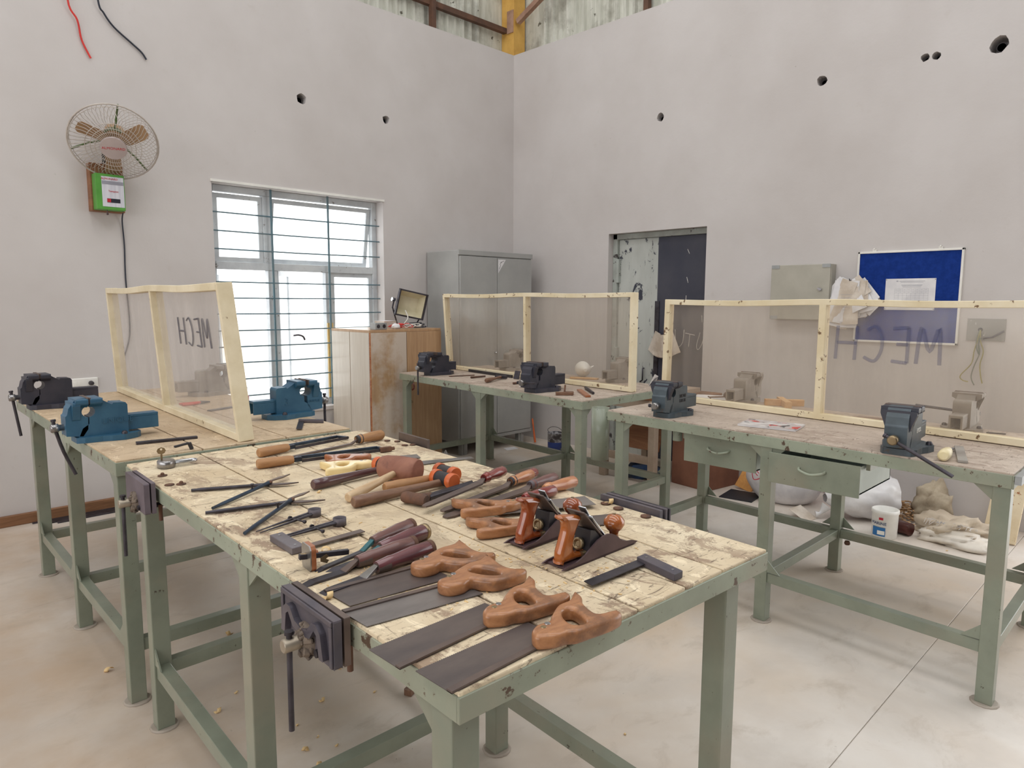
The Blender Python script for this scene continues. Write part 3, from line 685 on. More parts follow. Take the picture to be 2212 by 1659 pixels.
# ------------------------------------------------------------------ metalworking vices
def arc(cx, cz, r, a0, a1, n): return [(cx + r * math.cos(math.radians(a0 + (a1 - a0) * i / n)), cz + r * math.sin(math.radians(a0 + (a1 - a0) * i / n))) for i in range(n + 1)]
def bench_vice(label, loc, rz, body, words=None, gap=0.0, handle=(0, 0, -1), hoff=-.02, hlen=.17, s=1.0, jaw=None, head=STEEL, bend=0.0):
    root = thing('bench_vice', label, 'vice', loc, rz); root.scale = (s, s, s)
    F = lambda w0, w1: (lambda x, z, y: (x, y, z))
    jaw = jaw or body
    # base casting with lugs
    out = [(.085, -.045), (.06, -.058), (.0, -.062), (-.03, -.075), (-.075, -.085), (-.125, -.06), (-.145, -.035), (-.145, .035), (-.125, .06), (-.075, .085), (-.03, .075), (0, .062), (.06, .058), (.085, .045)]
    MB().prism(out, 0, .022).build('base', body, root, bevel=.005)
    for y in (-.068, .068): MB().lathe([(0, .011), (.006, .011), (.012, .007)], (-.075, y, .022), (0, 0, 1), 6).build('bolt', DSTEEL, root)
    # fixed body with its pipe notch and anvil step
    fx = [(.075, .02), (.06, .055), (.037, .07), (.036, .097)] + arc(.036, .118, .021, -90, -270, 8)[1:] + [(.036, .172), (.0, .168), (-.02, .154), (-.047, .137), (-.05, .145), (-.093, .143), (-.10, .133), (-.10, .02)]
    MB().prism(fx, -.036, .036, lambda x, z, y: (x, y, z)).build('fixed_body', body, root, bevel=.004)
    g = gap
    mv = [(.040 + g, .172), (.080 + g, .170), (.104 + g, .136), (.110 + g, .110), (.116 + g, .106), (.116 + g, .03), (.06 + g, .024), (.042 + g, .05), (.040 + g, .097)] + arc(.040 + g, .118, .021, -90, 90, 8)[1:]
    MB().prism(mv, -.036, .036, lambda x, z, y: (x, y, z)).build('moving_jaw', body, root, bevel=.004)
    # jaws: broad heads with rounded ends
    fl_ = [(-.037, .136), (.037, .136), (.059, .150), (.059, .170), (-.059, .170), (-.059, .150)]
    for x0, x1 in ((.041 + g, .083 + g), (-.008, .035)):
        MB().prism(fl_, x0, x1, lambda y, z, x: (x, y, z)).build('jaw', jaw, root, bevel=.005)
    fl_ = [(-.037, .086), (.037, .086), (.045, .112), (.057, .145), (.057, .158), (-.057, .158), (-.057, .145), (-.045, .112)]
    MB().prism(fl_, .068 + g, .094 + g, lambda y, z, x: (x, y, z)).build('jaw', jaw, root, bevel=.005)
    for x0, x1 in ((.0385 + g, .0445 + g), (.0315, .0375)): MB().bb((x0, -.056, .150), (x1, .056, .174)).build('jaw_plate', RUST, root, bevel=.001, seg=1)
    # slide bar: hollow channel
    k = MB().bb((.03, -.027, .078), (-.216 + g, .027, .090)).bb((.03, -.027, .028), (-.216 + g, -.019, .078)).bb((.03, .019, .028), (-.216 + g, .027, .078)).bb((-.05, -.019, .03), (-.10, .019, .078))
    k.build('slide_bar', body, root, bevel=.0015, seg=1)
    sc = MB().lathe([(0, .012), (.02, .012), (.022, .017), (.045, .017), (.048, .013)], (.112 + g, 0, .062), (1, 0, 0), 14).build('screw_head', head, root)
    h = Vector(handle).normalized(); c = Vector((.145 + g, 0, .062)); a = c - h * (-hoff if False else .03); b = c + h * hlen
    pth = [a, c, c + h * hlen * .5 + Vector((bend, 0, 0)), b + Vector((bend * 3, 0, 0))]
    MB().tube(smoothpath(pth, 3), .0065, 8).lathe([(0, .009), (.008, .009)], a - h * .004, h, 8).build('handle', DSTEEL, root)
    if words:
        for body_, size, x, z, sgn in words:
            text(body_, size, body if not isinstance(sgn, tuple) else sgn[1], 'lettering', root, (lambda X, Y, Z, x=x, z=z, q=(sgn if not isinstance(sgn, tuple) else sgn[0]): (x - q * X * -1 if False else x + (X if q < 0 else -X), q * (.0365 + Z), z + Y)), .0015)
    return root
PI = math.pi
# rz = PI: screw points to -X
bench_vice('black vice at the far left end of the bench below the window', (.80, 4.165, HB), PI, VBLACK, handle=(-.12, 0, -1), hlen=.19, s=1.03)
bench_vice('blue vice in front of the black vice at the left bench edge', (.75, 3.075, HB), PI, VBLUE, words=[('UNIQUE', .03, -.062, .075, 1)], handle=(-.12, 0, -1), hlen=.19, bend=-.012)
bench_vice('blue vice marked 3 beside the acrylic screen, in front of the window', (1.575, 3.06, HB), -.06, VBLUE, words=[('3', .05, -.05, .075, -1), ('UNIQUE', .016, .085, .07, -1)], handle=(0, 0, -1), hlen=.13, gap=.012)
bench_vice('dim vice seen through the dusty acrylic screen', (1.62, 4.10, HB), -.03, VDUST, handle=(0, .2, -1))
bench_vice('black vice on the back bench, next to the brown cabinet', (3.45, 4.33, HC), PI + .05, VBLACK, handle=(0, 0, -1), hlen=.20, s=1.05, gap=.035)
bench_vice('black vice in the middle of the back bench edge', (3.30, 3.07, HC), PI + .05, VBLACK, handle=(.0, 1, .05), hlen=.10, s=1.12, gap=.01)
bench_vice('dusty vice behind the smoky screen, nearest the steel cupboard', (4.20, 4.20, HC), .02, VDUST, handle=(0, .3, -1), hlen=.1)
bench_vice('dusty vice behind the smoky screen, in front of the door', (4.17, 3.05, HC), .02, VDUST, handle=(0, .3, -1), hlen=.1)
bench_vice('grey vice with black lettering at the drawer bench corner', (3.08, 1.945, HD), PI + .06, VGREY, words=[('NOVE', .024, -.055, .095, (1, BLACKP)), ('EXCEL', .022, -.055, .072, (1, BLACKP))], handle=(0, 1, 0), hlen=.0, s=1.05, jaw=VBLACK)
bench_vice('dark vice with long slanting handle at the right end of the drawer bench', (2.995, .83, HD), PI + .06, VGREY, words=[('EXCEL', .022, -.05, .075, (1, WHITE))], handle=(.12, .75, -.36), hlen=.21, s=1.1, jaw=VBLACK, head=BRASS)
bench_vice('dusty grey vice behind the screen, left of the wooden cross', (3.83, 1.905, HD), .04, VDUST, handle=(0, .3, -1), hlen=.08, s=1.0, jaw=VDUST)
bench_vice('dusty grey vice behind the screen with a long sideways handle', (3.725, .78, HD), .04, VDUST, handle=(0, 1, .05), hlen=.24, s=1.0, jaw=VDUST)
# ------------------------------------------------------------------ carpenter's vices bolted to the front bench
def wood_vice(label, loc, rz, front=True, handle=True, plate=RUST, top=.012):
    r = thing('carpenter_vice', label, 'vice', loc, rz)
    out = [(-.105, -.078), (.105, -.078), (.105, top), (-.105, top)]
    MB().prism(out, .002, .014, lambda y, z, x: (x, y, z)).build('back_jaw', plate, r, bevel=.002)
    for y in (-.07, .06): MB().lathe([(0, .006), (.05, .006)], (-.02, y, -.115), (0, 0, 1), 8).build('bolt', RUSTY, r)
    if not front: return r
    MB().prism(out, .0185, .034, lambda y, z, x: (x, y, z)).build('front_jaw', IRON if handle != 'plate' else plate, r, bevel=.004)
    # raised border, arched casting ribs and a rough boss round the screw
    jm = IRON if handle != 'plate' else plate
    if handle != 'plate':
        k = MB()
        k.bb((.034, -.102, top - .012), (.038, .102, top - .002)).bb((.034, -.102, -.076), (.038, -.092, top - .012)).bb((.034, .092, -.076), (.038, .102, top - .012))
        k.build('jaw_border', jm, r, bevel=.0015)
        ou = [(-.086, -.066), (-.076, -.018), (-.060, -.006), (-.044, -.008), (-.026, -.028), (0, -.034), (.026, -.028), (.044, -.008), (.060, -.006), (.076, -.018), (.086, -.066)]
        inn = [(.070, -.066), (.062, -.026), (.052, -.020), (.034, -.042), (0, -.048), (-.034, -.042), (-.052, -.020), (-.062, -.026), (-.070, -.066)]
        k = MB().prism(ou + inn, .033, .046, lambda y, z, x: (x, y, z))
        k.build('casting_rib', mat('polished_cast_iron', (104, 100, 110), (84, 80, 88), 10, rough=.3, metal=.5), r, bevel=.004)
    blob_ = MB(); rg = random.Random(3)
    for i in range(26):
        a = rg.uniform(0, 6.28); q = rg.uniform(.008, .030); d = rg.uniform(.0, .016) * (1 - q / .04)
        blob_.box((.038 + d, q * math.cos(a), -.058 + q * math.sin(a)), (rg.uniform(.006, .014), rg.uniform(.008, .02), rg.uniform(.006, .014)), Matrix.Rotation(a, 3, 'X') @ Matrix.Rotation(rg.uniform(-.6, .6), 3, 'Z'))
    blob_.lathe([(0, .034), (.006, .032), (.012, .024), (.016, .018)], (.032, 0, -.058), (1, 0, 0), 14)
    blob_.build('boss', mat('weld_grime', (126, 112, 98), (86, 76, 72), 30, rough=.85, metal=.1, bump=.4), r, bevel=.002, seg=1)
    MB().lathe([(0, .013), (.034, .013), (.036, .011)], (.045, .0, -.058), (1, 0, 0), 16).build('screw', mat('worn_screw_steel', (176, 166, 150), (146, 134, 118), 8, rough=.4, metal=.6), r)
    c = Vector((.068, .0, -.058))
    MB().tube([c + Vector((0, 0, .022)), c + Vector((.001, .0, -.165))], .0055, 8).lathe([(0, .009), (.006, .009)], c + Vector((0, 0, .02)), (0, 0, 1), 8).build('handle', DSTEEL, r)
    for y in (-.045, .045): MB().lathe([(0, .008), (.16, .008)], (.04, y, -.068), (-1, 0, 0), 8).build('guide_rod', DSTEEL, r)
    return r
wood_vice('iron carpenter vice with hanging handle at the near left bench edge', (.624, 1.125, HA), PI - .05)
wood_vice('carpenter vice with a plain plate jaw at the far left bench corner', (.682, 2.295, HA), PI - .05, handle='plate', plate=PLATE1, top=.016)
wood_vice('flat vice jaw plate at the far right bench edge, by the brown cabinet', (1.632, 2.205, HA), -.08, front=False, plate=RUST, top=.026)
v4 = wood_vice('dark double vice jaw at the right bench edge, beside the planes', (1.532, 1.09, HA), -.08, front=False, plate=IRON, top=.014)
MB().bb((.026, -.105, -.078), (.036, .105, .014)).build('front_jaw', IRON, v4, bevel=.002); MB().bb((.042, -.105, -.078), (.05, .105, .012)).build('front_jaw', DSTEEL, v4, bevel=.002)
def washer(label, x, y, bolt=True, r=.014):
    w_ = thing('washer', label, 'washer', (x, y, HA), group='bolt washers on the front bench')
    MB().lathe([(0, r * .45), (0, r), (.003, r), (.0035, r * .45)], (0, 0, 0), (0, 0, 1), 16).build('ring', RUSTY, w_)
    if bolt: MB().lathe([(0, r * .42), (.005, r * .42), (.008, r * .25)], (0, 0, .003), (0, 0, 1), 10).build('bolt_head', RUSTY, w_)
washer('rusty bolt and washer behind the plate vice, farther one', .74, 2.328); washer('rusty bolt and washer right of the plate vice', .745, 2.18)
washer('rusty washer touching the plate vice jaw', .716, 2.195, False)
for x, y, l in ((1.513, 1.153, 'left one of the pair by the double vice jaw'), (1.5, 1.10, 'right one of the pair by the double vice jaw'), (1.495, 1.008, 'rusty washer at the right end of the double vice jaw')):
    washer('rusty washer, ' + l if not l.startswith('rusty') else l, x, y, False)
for x, y, l in ((1.58, 2.30, 'nearest the turning tool handle'), (1.60, 2.26, 'second from the turning tool handle'), (1.578, 2.18, 'third, with a hollow centre'), (1.606, 2.165, 'touching the flat jaw plate')):
    washer('small rusty washer at the far bench edge, ' + l, x, y, False, .012)

# ------------------------------------------------------------------ saws lying on the front bench
H3 = [(-.018, .026), (.004, .036), (.030, .032), (.052, .045), (.088, .062), (.118, .062), (.150, .078), (.146, .056), (.126, .036), (.112, .006), (.112, -.010), (.136, -.018), (.146, -.024), (.140, -.038), (.118, -.041), (.090, -.038), (.064, -.033), (.036, -.028), (.020, -.018), (.002, -.014), (-.015, -.004), (-.027, .008)]
H3H = [(.068, .030), (.080, .035), (.088, .028), (.082, .008), (.072, -.008), (.062, -.009), (.054, -.001), (.057, .014)]
H1 = [(-.003, .040), (.024, .042), (.061, .056), (.094, .064), (.125, .062), (.153, .074), (.150, .050), (.138, .012), (.138, -.018), (.156, -.038), (.146, -.050), (.108, -.050), (.074, -.044), (.054, -.022), (.044, -.003), (.022, -.008), (.0, -.004), (-.012, .008), (-.014, .026)]
H1H = [(.070, .028), (.084, .033), (.098, .024), (.106, .004), (.104, -.013), (.096, -.021), (.084, -.012), (.074, .006)]
def rnd(pts, k=3):
    q = [Vector((p[0], p[1], 0)) for p in pts]; n = len(q); out = []
    for i in range(n):
        a, b, c, d = q[i - 1], q[i], q[(i + 1) % n], q[(i + 2) % n]
        for j in range(k):
            t = j / k; v = .5 * ((2 * b) + (c - a) * t + (2 * a - 5 * b + 4 * c - d) * t * t + (3 * b - a - 3 * c + d) * t ** 3); out.append((v.x, v.y))
    return out
def saw(label, loc, rz, outline, hole, blade, hm, bm, teeth=0, spine=0, thick=.026, z=0.0, s=1.0, group=None, tilt=(0, 0)):
    """outline in the saw's own plan, blade pointing to -x; blade = (heel x, toe x, y low at toe, y high at toe, y low at heel, y high at heel)"""
    r = thing('hand_saw', label, 'saw', loc, rz, group); r.rotation_euler = (tilt[0], tilt[1], rz); r.scale = (s, s, s)
    hx, tx, yl, yh, hl, hh = blade; bz = thick / 2 + z
    pts = []
    lo = [(tx + (hx - tx) * i / 120, yl + (hl - yl) * i / 120) for i in range(121)]; hi = [(tx + (hx - tx) * i / 120, yh + (hh - yh) * i / 120) for i in range(121)]
    if teeth < 0: lo = [(x, y - (.0016 if i % 2 else 0)) for i, (x, y) in enumerate(lo)]
    if teeth > 0: hi = [(x, y + (.0016 if i % 2 else 0)) for i, (x, y) in enumerate(hi)]
    MB().prism(lo + hi[::-1], .0006 + z, .0018 + z).build('blade', bm, r)
    if spine:
        e = hi if spine > 0 else lo; q = [(x, y - .012 * spine) for x, y in e]
        MB().prism((q + e[::-1]) if spine > 0 else (e + q[::-1]), .0005 + z, .0048 + z).build('spine', RUST, r, bevel=.001, seg=1)
    rounded_plate(rnd(outline, 4), rnd(hole, 4), z + .0003, thick, .0075).build('handle', hm, r)
    for i, p in enumerate(((outline[0][0] + .022, outline[0][1] - .006), (outline[0][0] + .036, outline[0][1] - .002))):
        MB().lathe([(0, .0055), (.0012, .005)], (p[0], p[1], thick + z - .0002), (0, 0, 1), 10).build('screw', STEEL if i else BRASS, r)
    return r
_sc = lambda P, c, k: [(c[0] + (x - c[0]) * k, c[1] + (y - c[1]) * k) for x, y in P]
H3H = _sc(H3H, (.071, .012), 1.28); H1H = _sc(H1H, (.089, .006), 1.15)
mir = lambda P: [(x, -y) for x, y in P][::-1]
saw('wooden-handled saw nearest the bench corner, blade along the front edge', (.802, .7165, HA + .001), .0, H3, H3H, (.035, -.203, .0065, .092, .009, .085), SAWH, SAWBL, spine=-1, teeth=1)
saw('wooden-handled saw second from the near bench corner, its spine towards the camera', (.796, .828, HA + .001), .0, H3, H3H, (.04, -.211, .001, .085, .010, .083), SAWH, SAWBL, spine=-1, teeth=1)
saw('wooden-handled saw with a toothed edge towards the camera, third from the near corner', (.812, .975, HA + .001), .0, H1, H1H, (.05, -.185, .010, .092, -.03, .055), SAWH, SAWBL2, teeth=-1, spine=1)
saw('wooden-handled saw beside the chisels, fourth from the near corner', (.83, 1.085, HA + .001), .0, H1, H1H, (.04, -.18, -.01, .084, -.038, .062), SAWH, SAWBL, spine=1)
saw('light wooden saw handle farther from the planes, blade below the files', (1.255, 1.262, HA + .0095), PI - .52, mir(H3), mir(H3H), (.03, -.24, -.085, .0, -.06, .02), SAWH, SAWBL2, s=.98)
saw('light wooden saw handle half hidden behind the rear plane', (1.195, 1.142, HA + .001), PI - .50, mir(H3), mir(H3H), (.03, -.26, -.07, .01, -.06, .02), SAWH, SAWBL, s=.95)
saw('reddish wooden saw handle with grooves beside the hacksaws', (1.320, 2.038, HA + .001), PI - .42, mir(H1), mir(H1H), (.03, -.20, -.06, .005, -.05, .025), SAWH2, SAWBL2, s=.92)
saw('ivory plastic-handled saw with a long tapering blade', (1.265, 1.945, HA + .001), PI - .34, mir(H1), mir(H1H), (.03, -.38, -.03, .0, -.045, .03), IVORY, STEEL, s=.98)

# ------------------------------------------------------------------ chisels, files and turned handles
def along(a, b): a = Vector(a); b = Vector(b); return math.atan2(b.y - a.y, b.x - a.x), (b - a).length
def chisel(label, butt, tip, hm, hl, blade_w, neck, butt_ring=RUSTY, z=HA, skew=0.0, rise=.0, group='chisels in a row', hr=.0165):
    a, L = along((*butt, 0), (*tip, 0))
    r = thing('chisel', label, 'chisel', (*butt, z), a, group); rr = hr
    r.rotation_euler = (0, 0, a)
    c = rr + .001
    MB().lathe([(0, rr * .85), (.008, rr), (hl * .35, rr * 1.05), (hl * .7, rr * .82), (hl * .78, rr * .86), (hl, rr * .66)], (0, 0, c), (1, 0, 0), 16).build('handle', hm, r)
    MB().lathe([(-.003, rr * .8), (-.002, rr * 1.05), (.007, rr * 1.06), (.008, rr * .9)], (0, 0, c), (1, 0, 0), 16).build('butt_ring', butt_ring, r)
    MB().lathe([(hl * .8, rr * .88), (hl, rr * .7)], (0, 0, c), (1, 0, -.02), 14).build('ferrule', RUST, r)
    x0 = hl; 
    MB().add([(x0, -.006, c - .005), (x0, .006, c - .005), (x0, .006, c + .005), (x0, -.006, c + .005), (x0 + .035, -blade_w / 2, .001), (x0 + .035, blade_w / 2, .001), (x0 + .035, blade_w / 2, .006), (x0 + .035, -blade_w / 2, .006)], [(0, 1, 2, 3), (7, 6, 5, 4), (0, 4, 5, 1), (1, 5, 6, 2), (2, 6, 7, 3), (3, 7, 4, 0)]).build('neck', neck, r, bevel=.001, seg=1)
    w = blade_w / 2
    MB().add([(x0 + .03, -w, .0005), (L, -w, .0005), (L + skew, w, .0005), (x0 + .03, w, .0005), (x0 + .03, -w, .0055), (L - .018, -w, .005), (L - .018 + skew, w, .005), (x0 + .03, w, .0055)], [(3, 2, 1, 0), (4, 5, 6, 7), (0, 1, 5, 4), (1, 2, 6, 5), (2, 3, 7, 6), (3, 0, 4, 7)]).build('blade', DSTEEL, r)
    return r
chisel('brown-handled chisel with teal neck, farthest of the four chisels', (.982, 1.335), (.690, 1.268), CHH, .135, .014, TEAL)
chisel('maroon-handled chisel with a brass butt ring and broad blade', (.976, 1.272), (.705, 1.240), CHH2, .14, .032, TEAL, BRASS, skew=-.03, hr=.018)
chisel('brown worn chisel, its blade pointing past the marking gauge', (.910, 1.229), (.638, 1.222), CHH, .15, .022, RUST)
chisel('maroon-handled chisel nearest the saws', (.920, 1.180), (.642, 1.160), CHH2, .15, .024, STEEL)
def filetool(label, butt, tip, hm, hl, wd, z, rr=.0165, bm=RUST, ferr=None, group='files heaped in a fan', name='file'):
    a, L = along((*butt, 0), (*tip, 0)); r = thing(name, label, 'file', (*butt, z), a, group); c = rr + .0005
    MB().lathe([(0, rr * .3), (.002, rr * .75), (.01, rr), (hl * .4, rr * 1.0), (hl * .75, rr * .78), (hl * .82, rr * .92), (hl * .9, rr * .92), (hl, rr * .6)], (0, 0, c), (1, 0, 0), 16).build('handle', hm, r)
    if ferr: MB().lathe([(hl * .84, rr * .97), (hl * 1.0, rr * .72)], (0, 0, c), (1, 0, 0), 14).build('ferrule', ferr, r)
    w = wd / 2; x0 = hl - .005
    MB().add([(x0, -.004, c - .003), (x0 + .03, -w, .004), (L - .02, -w * .9, .0006), (L, -w * .55, .0006), (L, w * .55, .0006), (L - .02, w * .9, .0006), (x0 + .03, w, .004), (x0, .004, c - .003)] + [(x0, -.004, c + .003), (x0 + .03, -w, .010), (L - .02, -w * .9, .0056), (L, -w * .55, .005), (L, w * .55, .005), (L - .02, w * .9, .0056), (x0 + .03, w, .010), (x0, .004, c + .003)],
             [(7, 6, 1, 0), (6, 5, 2, 1), (5, 4, 3, 2), (8, 9, 14, 15), (9, 10, 13, 14), (10, 11, 12, 13)] + [(i, (i + 1) % 8, (i + 1) % 8 + 8, i + 8) for i in range(8)]).build('blade', bm, r)
    return r
filetool('file with a shiny maroon handle, on top of the fan of files', (1.478, 1.522), (1.093, 1.428), FILH, .115, .026, HA + .018, ferr=FILH)
filetool('file with a red handle end, farthest right of the fan', (1.588, 1.490), (1.140, 1.412), FILH, .11, .022, HA)
filetool('file with a pale orange handle in the middle of the fan', (1.545, 1.466), (1.125, 1.392), FILH2, .12, .024, HA + .006, ferr=DSTEEL)
filetool('broad file with a dull brown handle and dark ferrule', (1.585, 1.402), (1.110, 1.362), CHH, .13, .034, HA, ferr=IRON)
filetool('file with a thick half tan, half maroon handle, nearest of the fan ends', (1.588, 1.326), (1.15, 1.340), FILH2, .135, .026, HA, rr=.018)
filetool('file with a plain red-brown handle just behind the planes', (1.470, 1.302), (1.14, 1.318), FILH, .125, .024, HA + .001)
filetool('long turning tool with a banded wooden handle at the far bench end', (1.585, 2.338), (1.10, 2.276), TANH, .135, .014, HA, rr=.02, ferr=BLACKP, name='turning_chisel', group=None)
bpy.data.objects['turning_chisel']['category'] = 'chisel'

# ------------------------------------------------------------------ hammers and mallets
def hammer_handle(r, L, m, rr=.015, flat=.7, z=None):
    z = z if z is not None else rr * flat + .001
    MB().lathe([(0, rr * .8), (.004, rr * 1.05), (.05, rr * 1.08), (L * .45, rr * .9), (L * .8, rr * .75), (L, rr * .8)], (0, 0, z), (1, 0, 0), 14).build('handle', m, r)
def soft_hammer(label, butt, head, hm, z=HA, hz=.026, flip=1, hl=.095):
    a, L = along((*butt, 0), (*head, 0)); r = thing('soft_faced_hammer', label, 'hammer', (*butt, z), a, 'hammers with orange faces')
    hammer_handle(r, L, hm, z=.0175)
    rr = hz - .002
    MB().lathe([(-hl * .3, rr * .88), (hl * .3, rr * .88)], (L, 0, hz), (0, 1, 0), 18).build('head', BLACKP, r, bevel=.002)
    for s in (-1, 1): MB().lathe([(hl * .28, rr * .96), (hl * .31, rr), (hl * .47, rr), (hl * .5, rr * .9)], (L, 0, hz), (0, s, 0), 18).build('face', ORANGE, r)
    return r
soft_hammer('soft-faced hammer with a dark purple handle, half behind the mallet', (.997, 1.838), (1.272, 1.862), DARKH)
soft_hammer('soft-faced hammer with the long brown handle, orange face towards the camera', (.985, 1.600), (1.300, 1.598), BRNH)
soft_hammer('soft-faced hammer with a light handle lying behind the brown one', (1.13, 1.664), (1.356, 1.655), TANH)
a, L = along((1.002, 1.652, 0), (1.236, 1.745, 0))
r = thing('wooden_mallet', 'large round-headed brown wooden mallet with a pale handle', 'mallet', (1.002, 1.652, HA), a)
hammer_handle(r, L + .03, PALEH, .0135, 1.0, .016)
MB().lathe([(-.066, .030), (-.065, .034), (-.05, .0375), (0, .0395), (.05, .0375), (.065, .0355), (.0662, .033)], (L + .012, 0, .040), (-.02, -1, 0), 24).build('head', MALLET, r)
for q in r.children:
    if q.name.startswith('handle'): q.rotation_euler = (0, -.07, 0)
r = thing('pincers', 'old dark iron pincers with a knobbly head, beside the files', 'pincers', (1.126, 1.515, HA), .0)
k = MB().tube(smoothpath([(-.012, .035, .018), (.0, .0, .018), (.01, -.042, .018)], 4), [.014, .016, .017, .016, .016, .017, .017, .016, .014], 10).tube([(0, -.012, .016), (.05, -.006, .016)], [.016, .011], 10)
k.build('head', RUSTY, r); MB().tube([(.04, -.010, .015), (.11, .0, .014), (.28, .016, .013)], [.011, .009, .007], 8).build('arm', DSTEEL, r); MB().tube([(.04, .0, .013), (.10, .016, .011), (.25, .045, .009)], [.009, .008, .006], 8).build('arm', DSTEEL, r)

# ------------------------------------------------------------------ snips, dividers, squares, gauge, padlock
def snips(label, piv, e1, e2, t1, t2, z=HA):
    r = thing('tin_snips', label, 'snips', (*piv, z), 0, 'long-handled tin snips')
    for e, t, zz, m in ((e1, t2, .008, DSTEEL), (e2, t1, .014, BSTEEL)):
        E = Vector((e[0] - piv[0], e[1] - piv[1], .006)); T = Vector((t[0] - piv[0], t[1] - piv[1], .004)); d = E.normalized(); b = Vector((-d.y, d.x, 0))
        P = Vector((0, 0, zz))
        MB().tube(smoothpath([E, E.lerp(P, .35), E.lerp(P, .7), P], 4), [.0045] * 2 + [.0055] * 8 + [.006, .0065, .007], 8).build('handle', m, r)
        t_ = T.normalized(); n_ = Vector((-t_.y, t_.x, 0)); s = 1 if m is DSTEEL else -1
        q = [P - n_ * .010, P + t_ * .02 - n_ * .013 * s, P.lerp(T, .6) - n_ * .012 * s, T, P.lerp(T, .6) + n_ * .003 * s, P + n_ * .010]
        MB().prism([(v.x, v.y) for v in q], zz - .002, zz + .0015).build('jaw', RUST, r)
    MB().lathe([(0, .009), (.004, .009), (.006, .005)], (0, 0, .014), (0, 0, 1), 12).build('pivot', RUSTY, r)
    h = Vector((e2[0] - piv[0], e2[1] - piv[1], 0)).normalized() * .08
    MB().lathe([(0, .003), (.012, .003), (.013, .006), (.017, .005)], (h.x, h.y, .014), (0, 0, 1), 8).build('stop', DSTEEL, r)
snips('open tin snips farther back, nearer the padlock', (.924, 1.965), (.734, 2.069), (.708, 1.848), (1.017, 2.017), (.999, 1.927))
snips('open tin snips nearer the dividers', (.883, 1.749), (.678, 1.820), (.682, 1.592), (.963, 1.794), (.961, 1.704))
def dividers(label, tip, ring, gap, z=HA):
    a, L = along((*tip, 0), (*ring, 0)); r = thing('spring_dividers', label, 'dividers', (*tip, z), a, 'spring dividers')
    for s in (-1, 1): MB().tube([(0, s * gap * .5, .003), (L * .5, s * gap * .55, .007), (L - .012, s * .006, .010)], [.0012, .0032, .0042], 6).build('leg', DSTEEL, r)
    MB().lathe([(0, .0145), (0, .0165), (.019, .0165), (.019, .0145), (0, .0145)], (L, 0, .001), (0, 0, 1), 20).build('spring', IRON, r)
    MB().tube([(L * .62, -gap * .5 - .03, .010), (L * .62, gap * .5 + .012, .008)], .002, 6).lathe([(0, .004), (.006, .005), (.008, .003)], (L * .62, -gap * .5 - .03, .010), (0, -1, 0), 8).lathe([(0, .006), (.005, .006)], (L * .62, gap * .5 + .006, .008), (0, 1, 0), 8).build('adjusting_screw', DSTEEL, r)
dividers('spring dividers farther from the try square', (.712, 1.585), (.877, 1.612), .016)
dividers('spring dividers with tips at the try square stock', (.708, 1.508), (.885, 1.502), .012)
def try_square(label, corner, stock_end, blade_end, z=HA, sw=.026, sh=.014, bw=.034, m=DSTEEL, bm=RUST):
    r = thing('try_square', label, 'try square', (*corner, z), 0); c = Vector(corner)
    s = Vector(stock_end) - c; b = Vector(blade_end) - c; sn = s.normalized(); bn = b.normalized()
    S3 = lambda v, zz: (v.x, v.y, zz)
    o1, o2 = -bn * sw * .5, bn * sw * .5
    MB().hexa([tuple(v) for v in (o1, o2, o2 + s, o1 + s)] if (o1.cross(s) < 0) == False else [tuple(v) for v in (o2, o1, o1 + s, o2 + s)], .0005, sh).build('stock', m, r, bevel=.0015)
    q = [bn * sw * .2, b, b + sn * bw, bn * sw * .2 + sn * bw]
    MB().prism([(v.x, v.y) for v in q], sh * .4, sh * .4 + .002).build('blade', bm, r)
    for t in (.15, .85): MB().lathe([(0, .003), (.0008, .003)], (s.x * t, s.y * t, sh), (0, 0, 1), 8).build('rivet', STEEL, r)
try_square('dark try square on the bare planks at the near right of the bench', (1.220, .832), (1.193, .722), (1.037, .840), sw=.03, sh=.016, bw=-.0 + .026, m=IRON, bm=DSTEEL)
try_square('steel try square behind the marking gauge and chisels', (.716, 1.392), (.722, 1.512), (.892, 1.398), sw=.032, sh=.016, bw=.022, m=SQST)
try_square('small dark try square in front of the blue vice marked 3', (1.505, 2.885), (1.582, 2.80), (1.402, 2.712), z=HB, sw=.028, sh=.014, bw=.026, m=IRON, bm=DSTEEL)
r = thing('marking_gauge', 'marking gauge standing on its round-cornered face, beside the chisels', 'gauge', (.688, 1.297, HA), -.12)
hd = [(-.020, .0), (.020, .0), (.024, .006), (.024, .046), (.018, .054), (-.018, .054), (-.024, .046), (-.024, .006)]
MB().prism(hd, -.002, .008, lambda y, z, x: (x, y, z)).build('stock', SAWH2, r, bevel=.002); MB().prism(hd, -.0045, -.002, lambda y, z, x: (x, y, z)).build('face_plate', STEEL, r)
MB().bar((-.02, 0, .03), (.085, -.012, .022), .011, .011).build('beam', DSTEEL, r, bevel=.0015); MB().lathe([(0, .008), (.012, .008)], (.008, 0, .03), (1, 0, 0), 6).build('nut', ORANGE and SAWH2, r)
MB().prism([(-.004, 0), (.004, 0), (.010, .022), (.004, .03), (0, .018), (-.004, .03), (-.01, .022)], -.0015, .0015, lambda x, y, z: (.022 + y * .6, z - .012, .018 - x)).build('thumb_screw', BRASS, r); MB().lathe([(0, .006), (.012, .006), (.014, .003)], (-.004, 0, .03), (-1, 0, 0), 8).build('pin_nut', BRASS, r)
r = thing('padlock', 'silver padlock lying flat with a key standing in it', 'padlock', (.79, 2.442, HA), -.12)
MB().lathe([(0, .030), (.003, .034), (.022, .034), (.026, .030)], (0, 0, 0), (0, 0, 1), 24, sy=.82).build('body', STEEL, r)
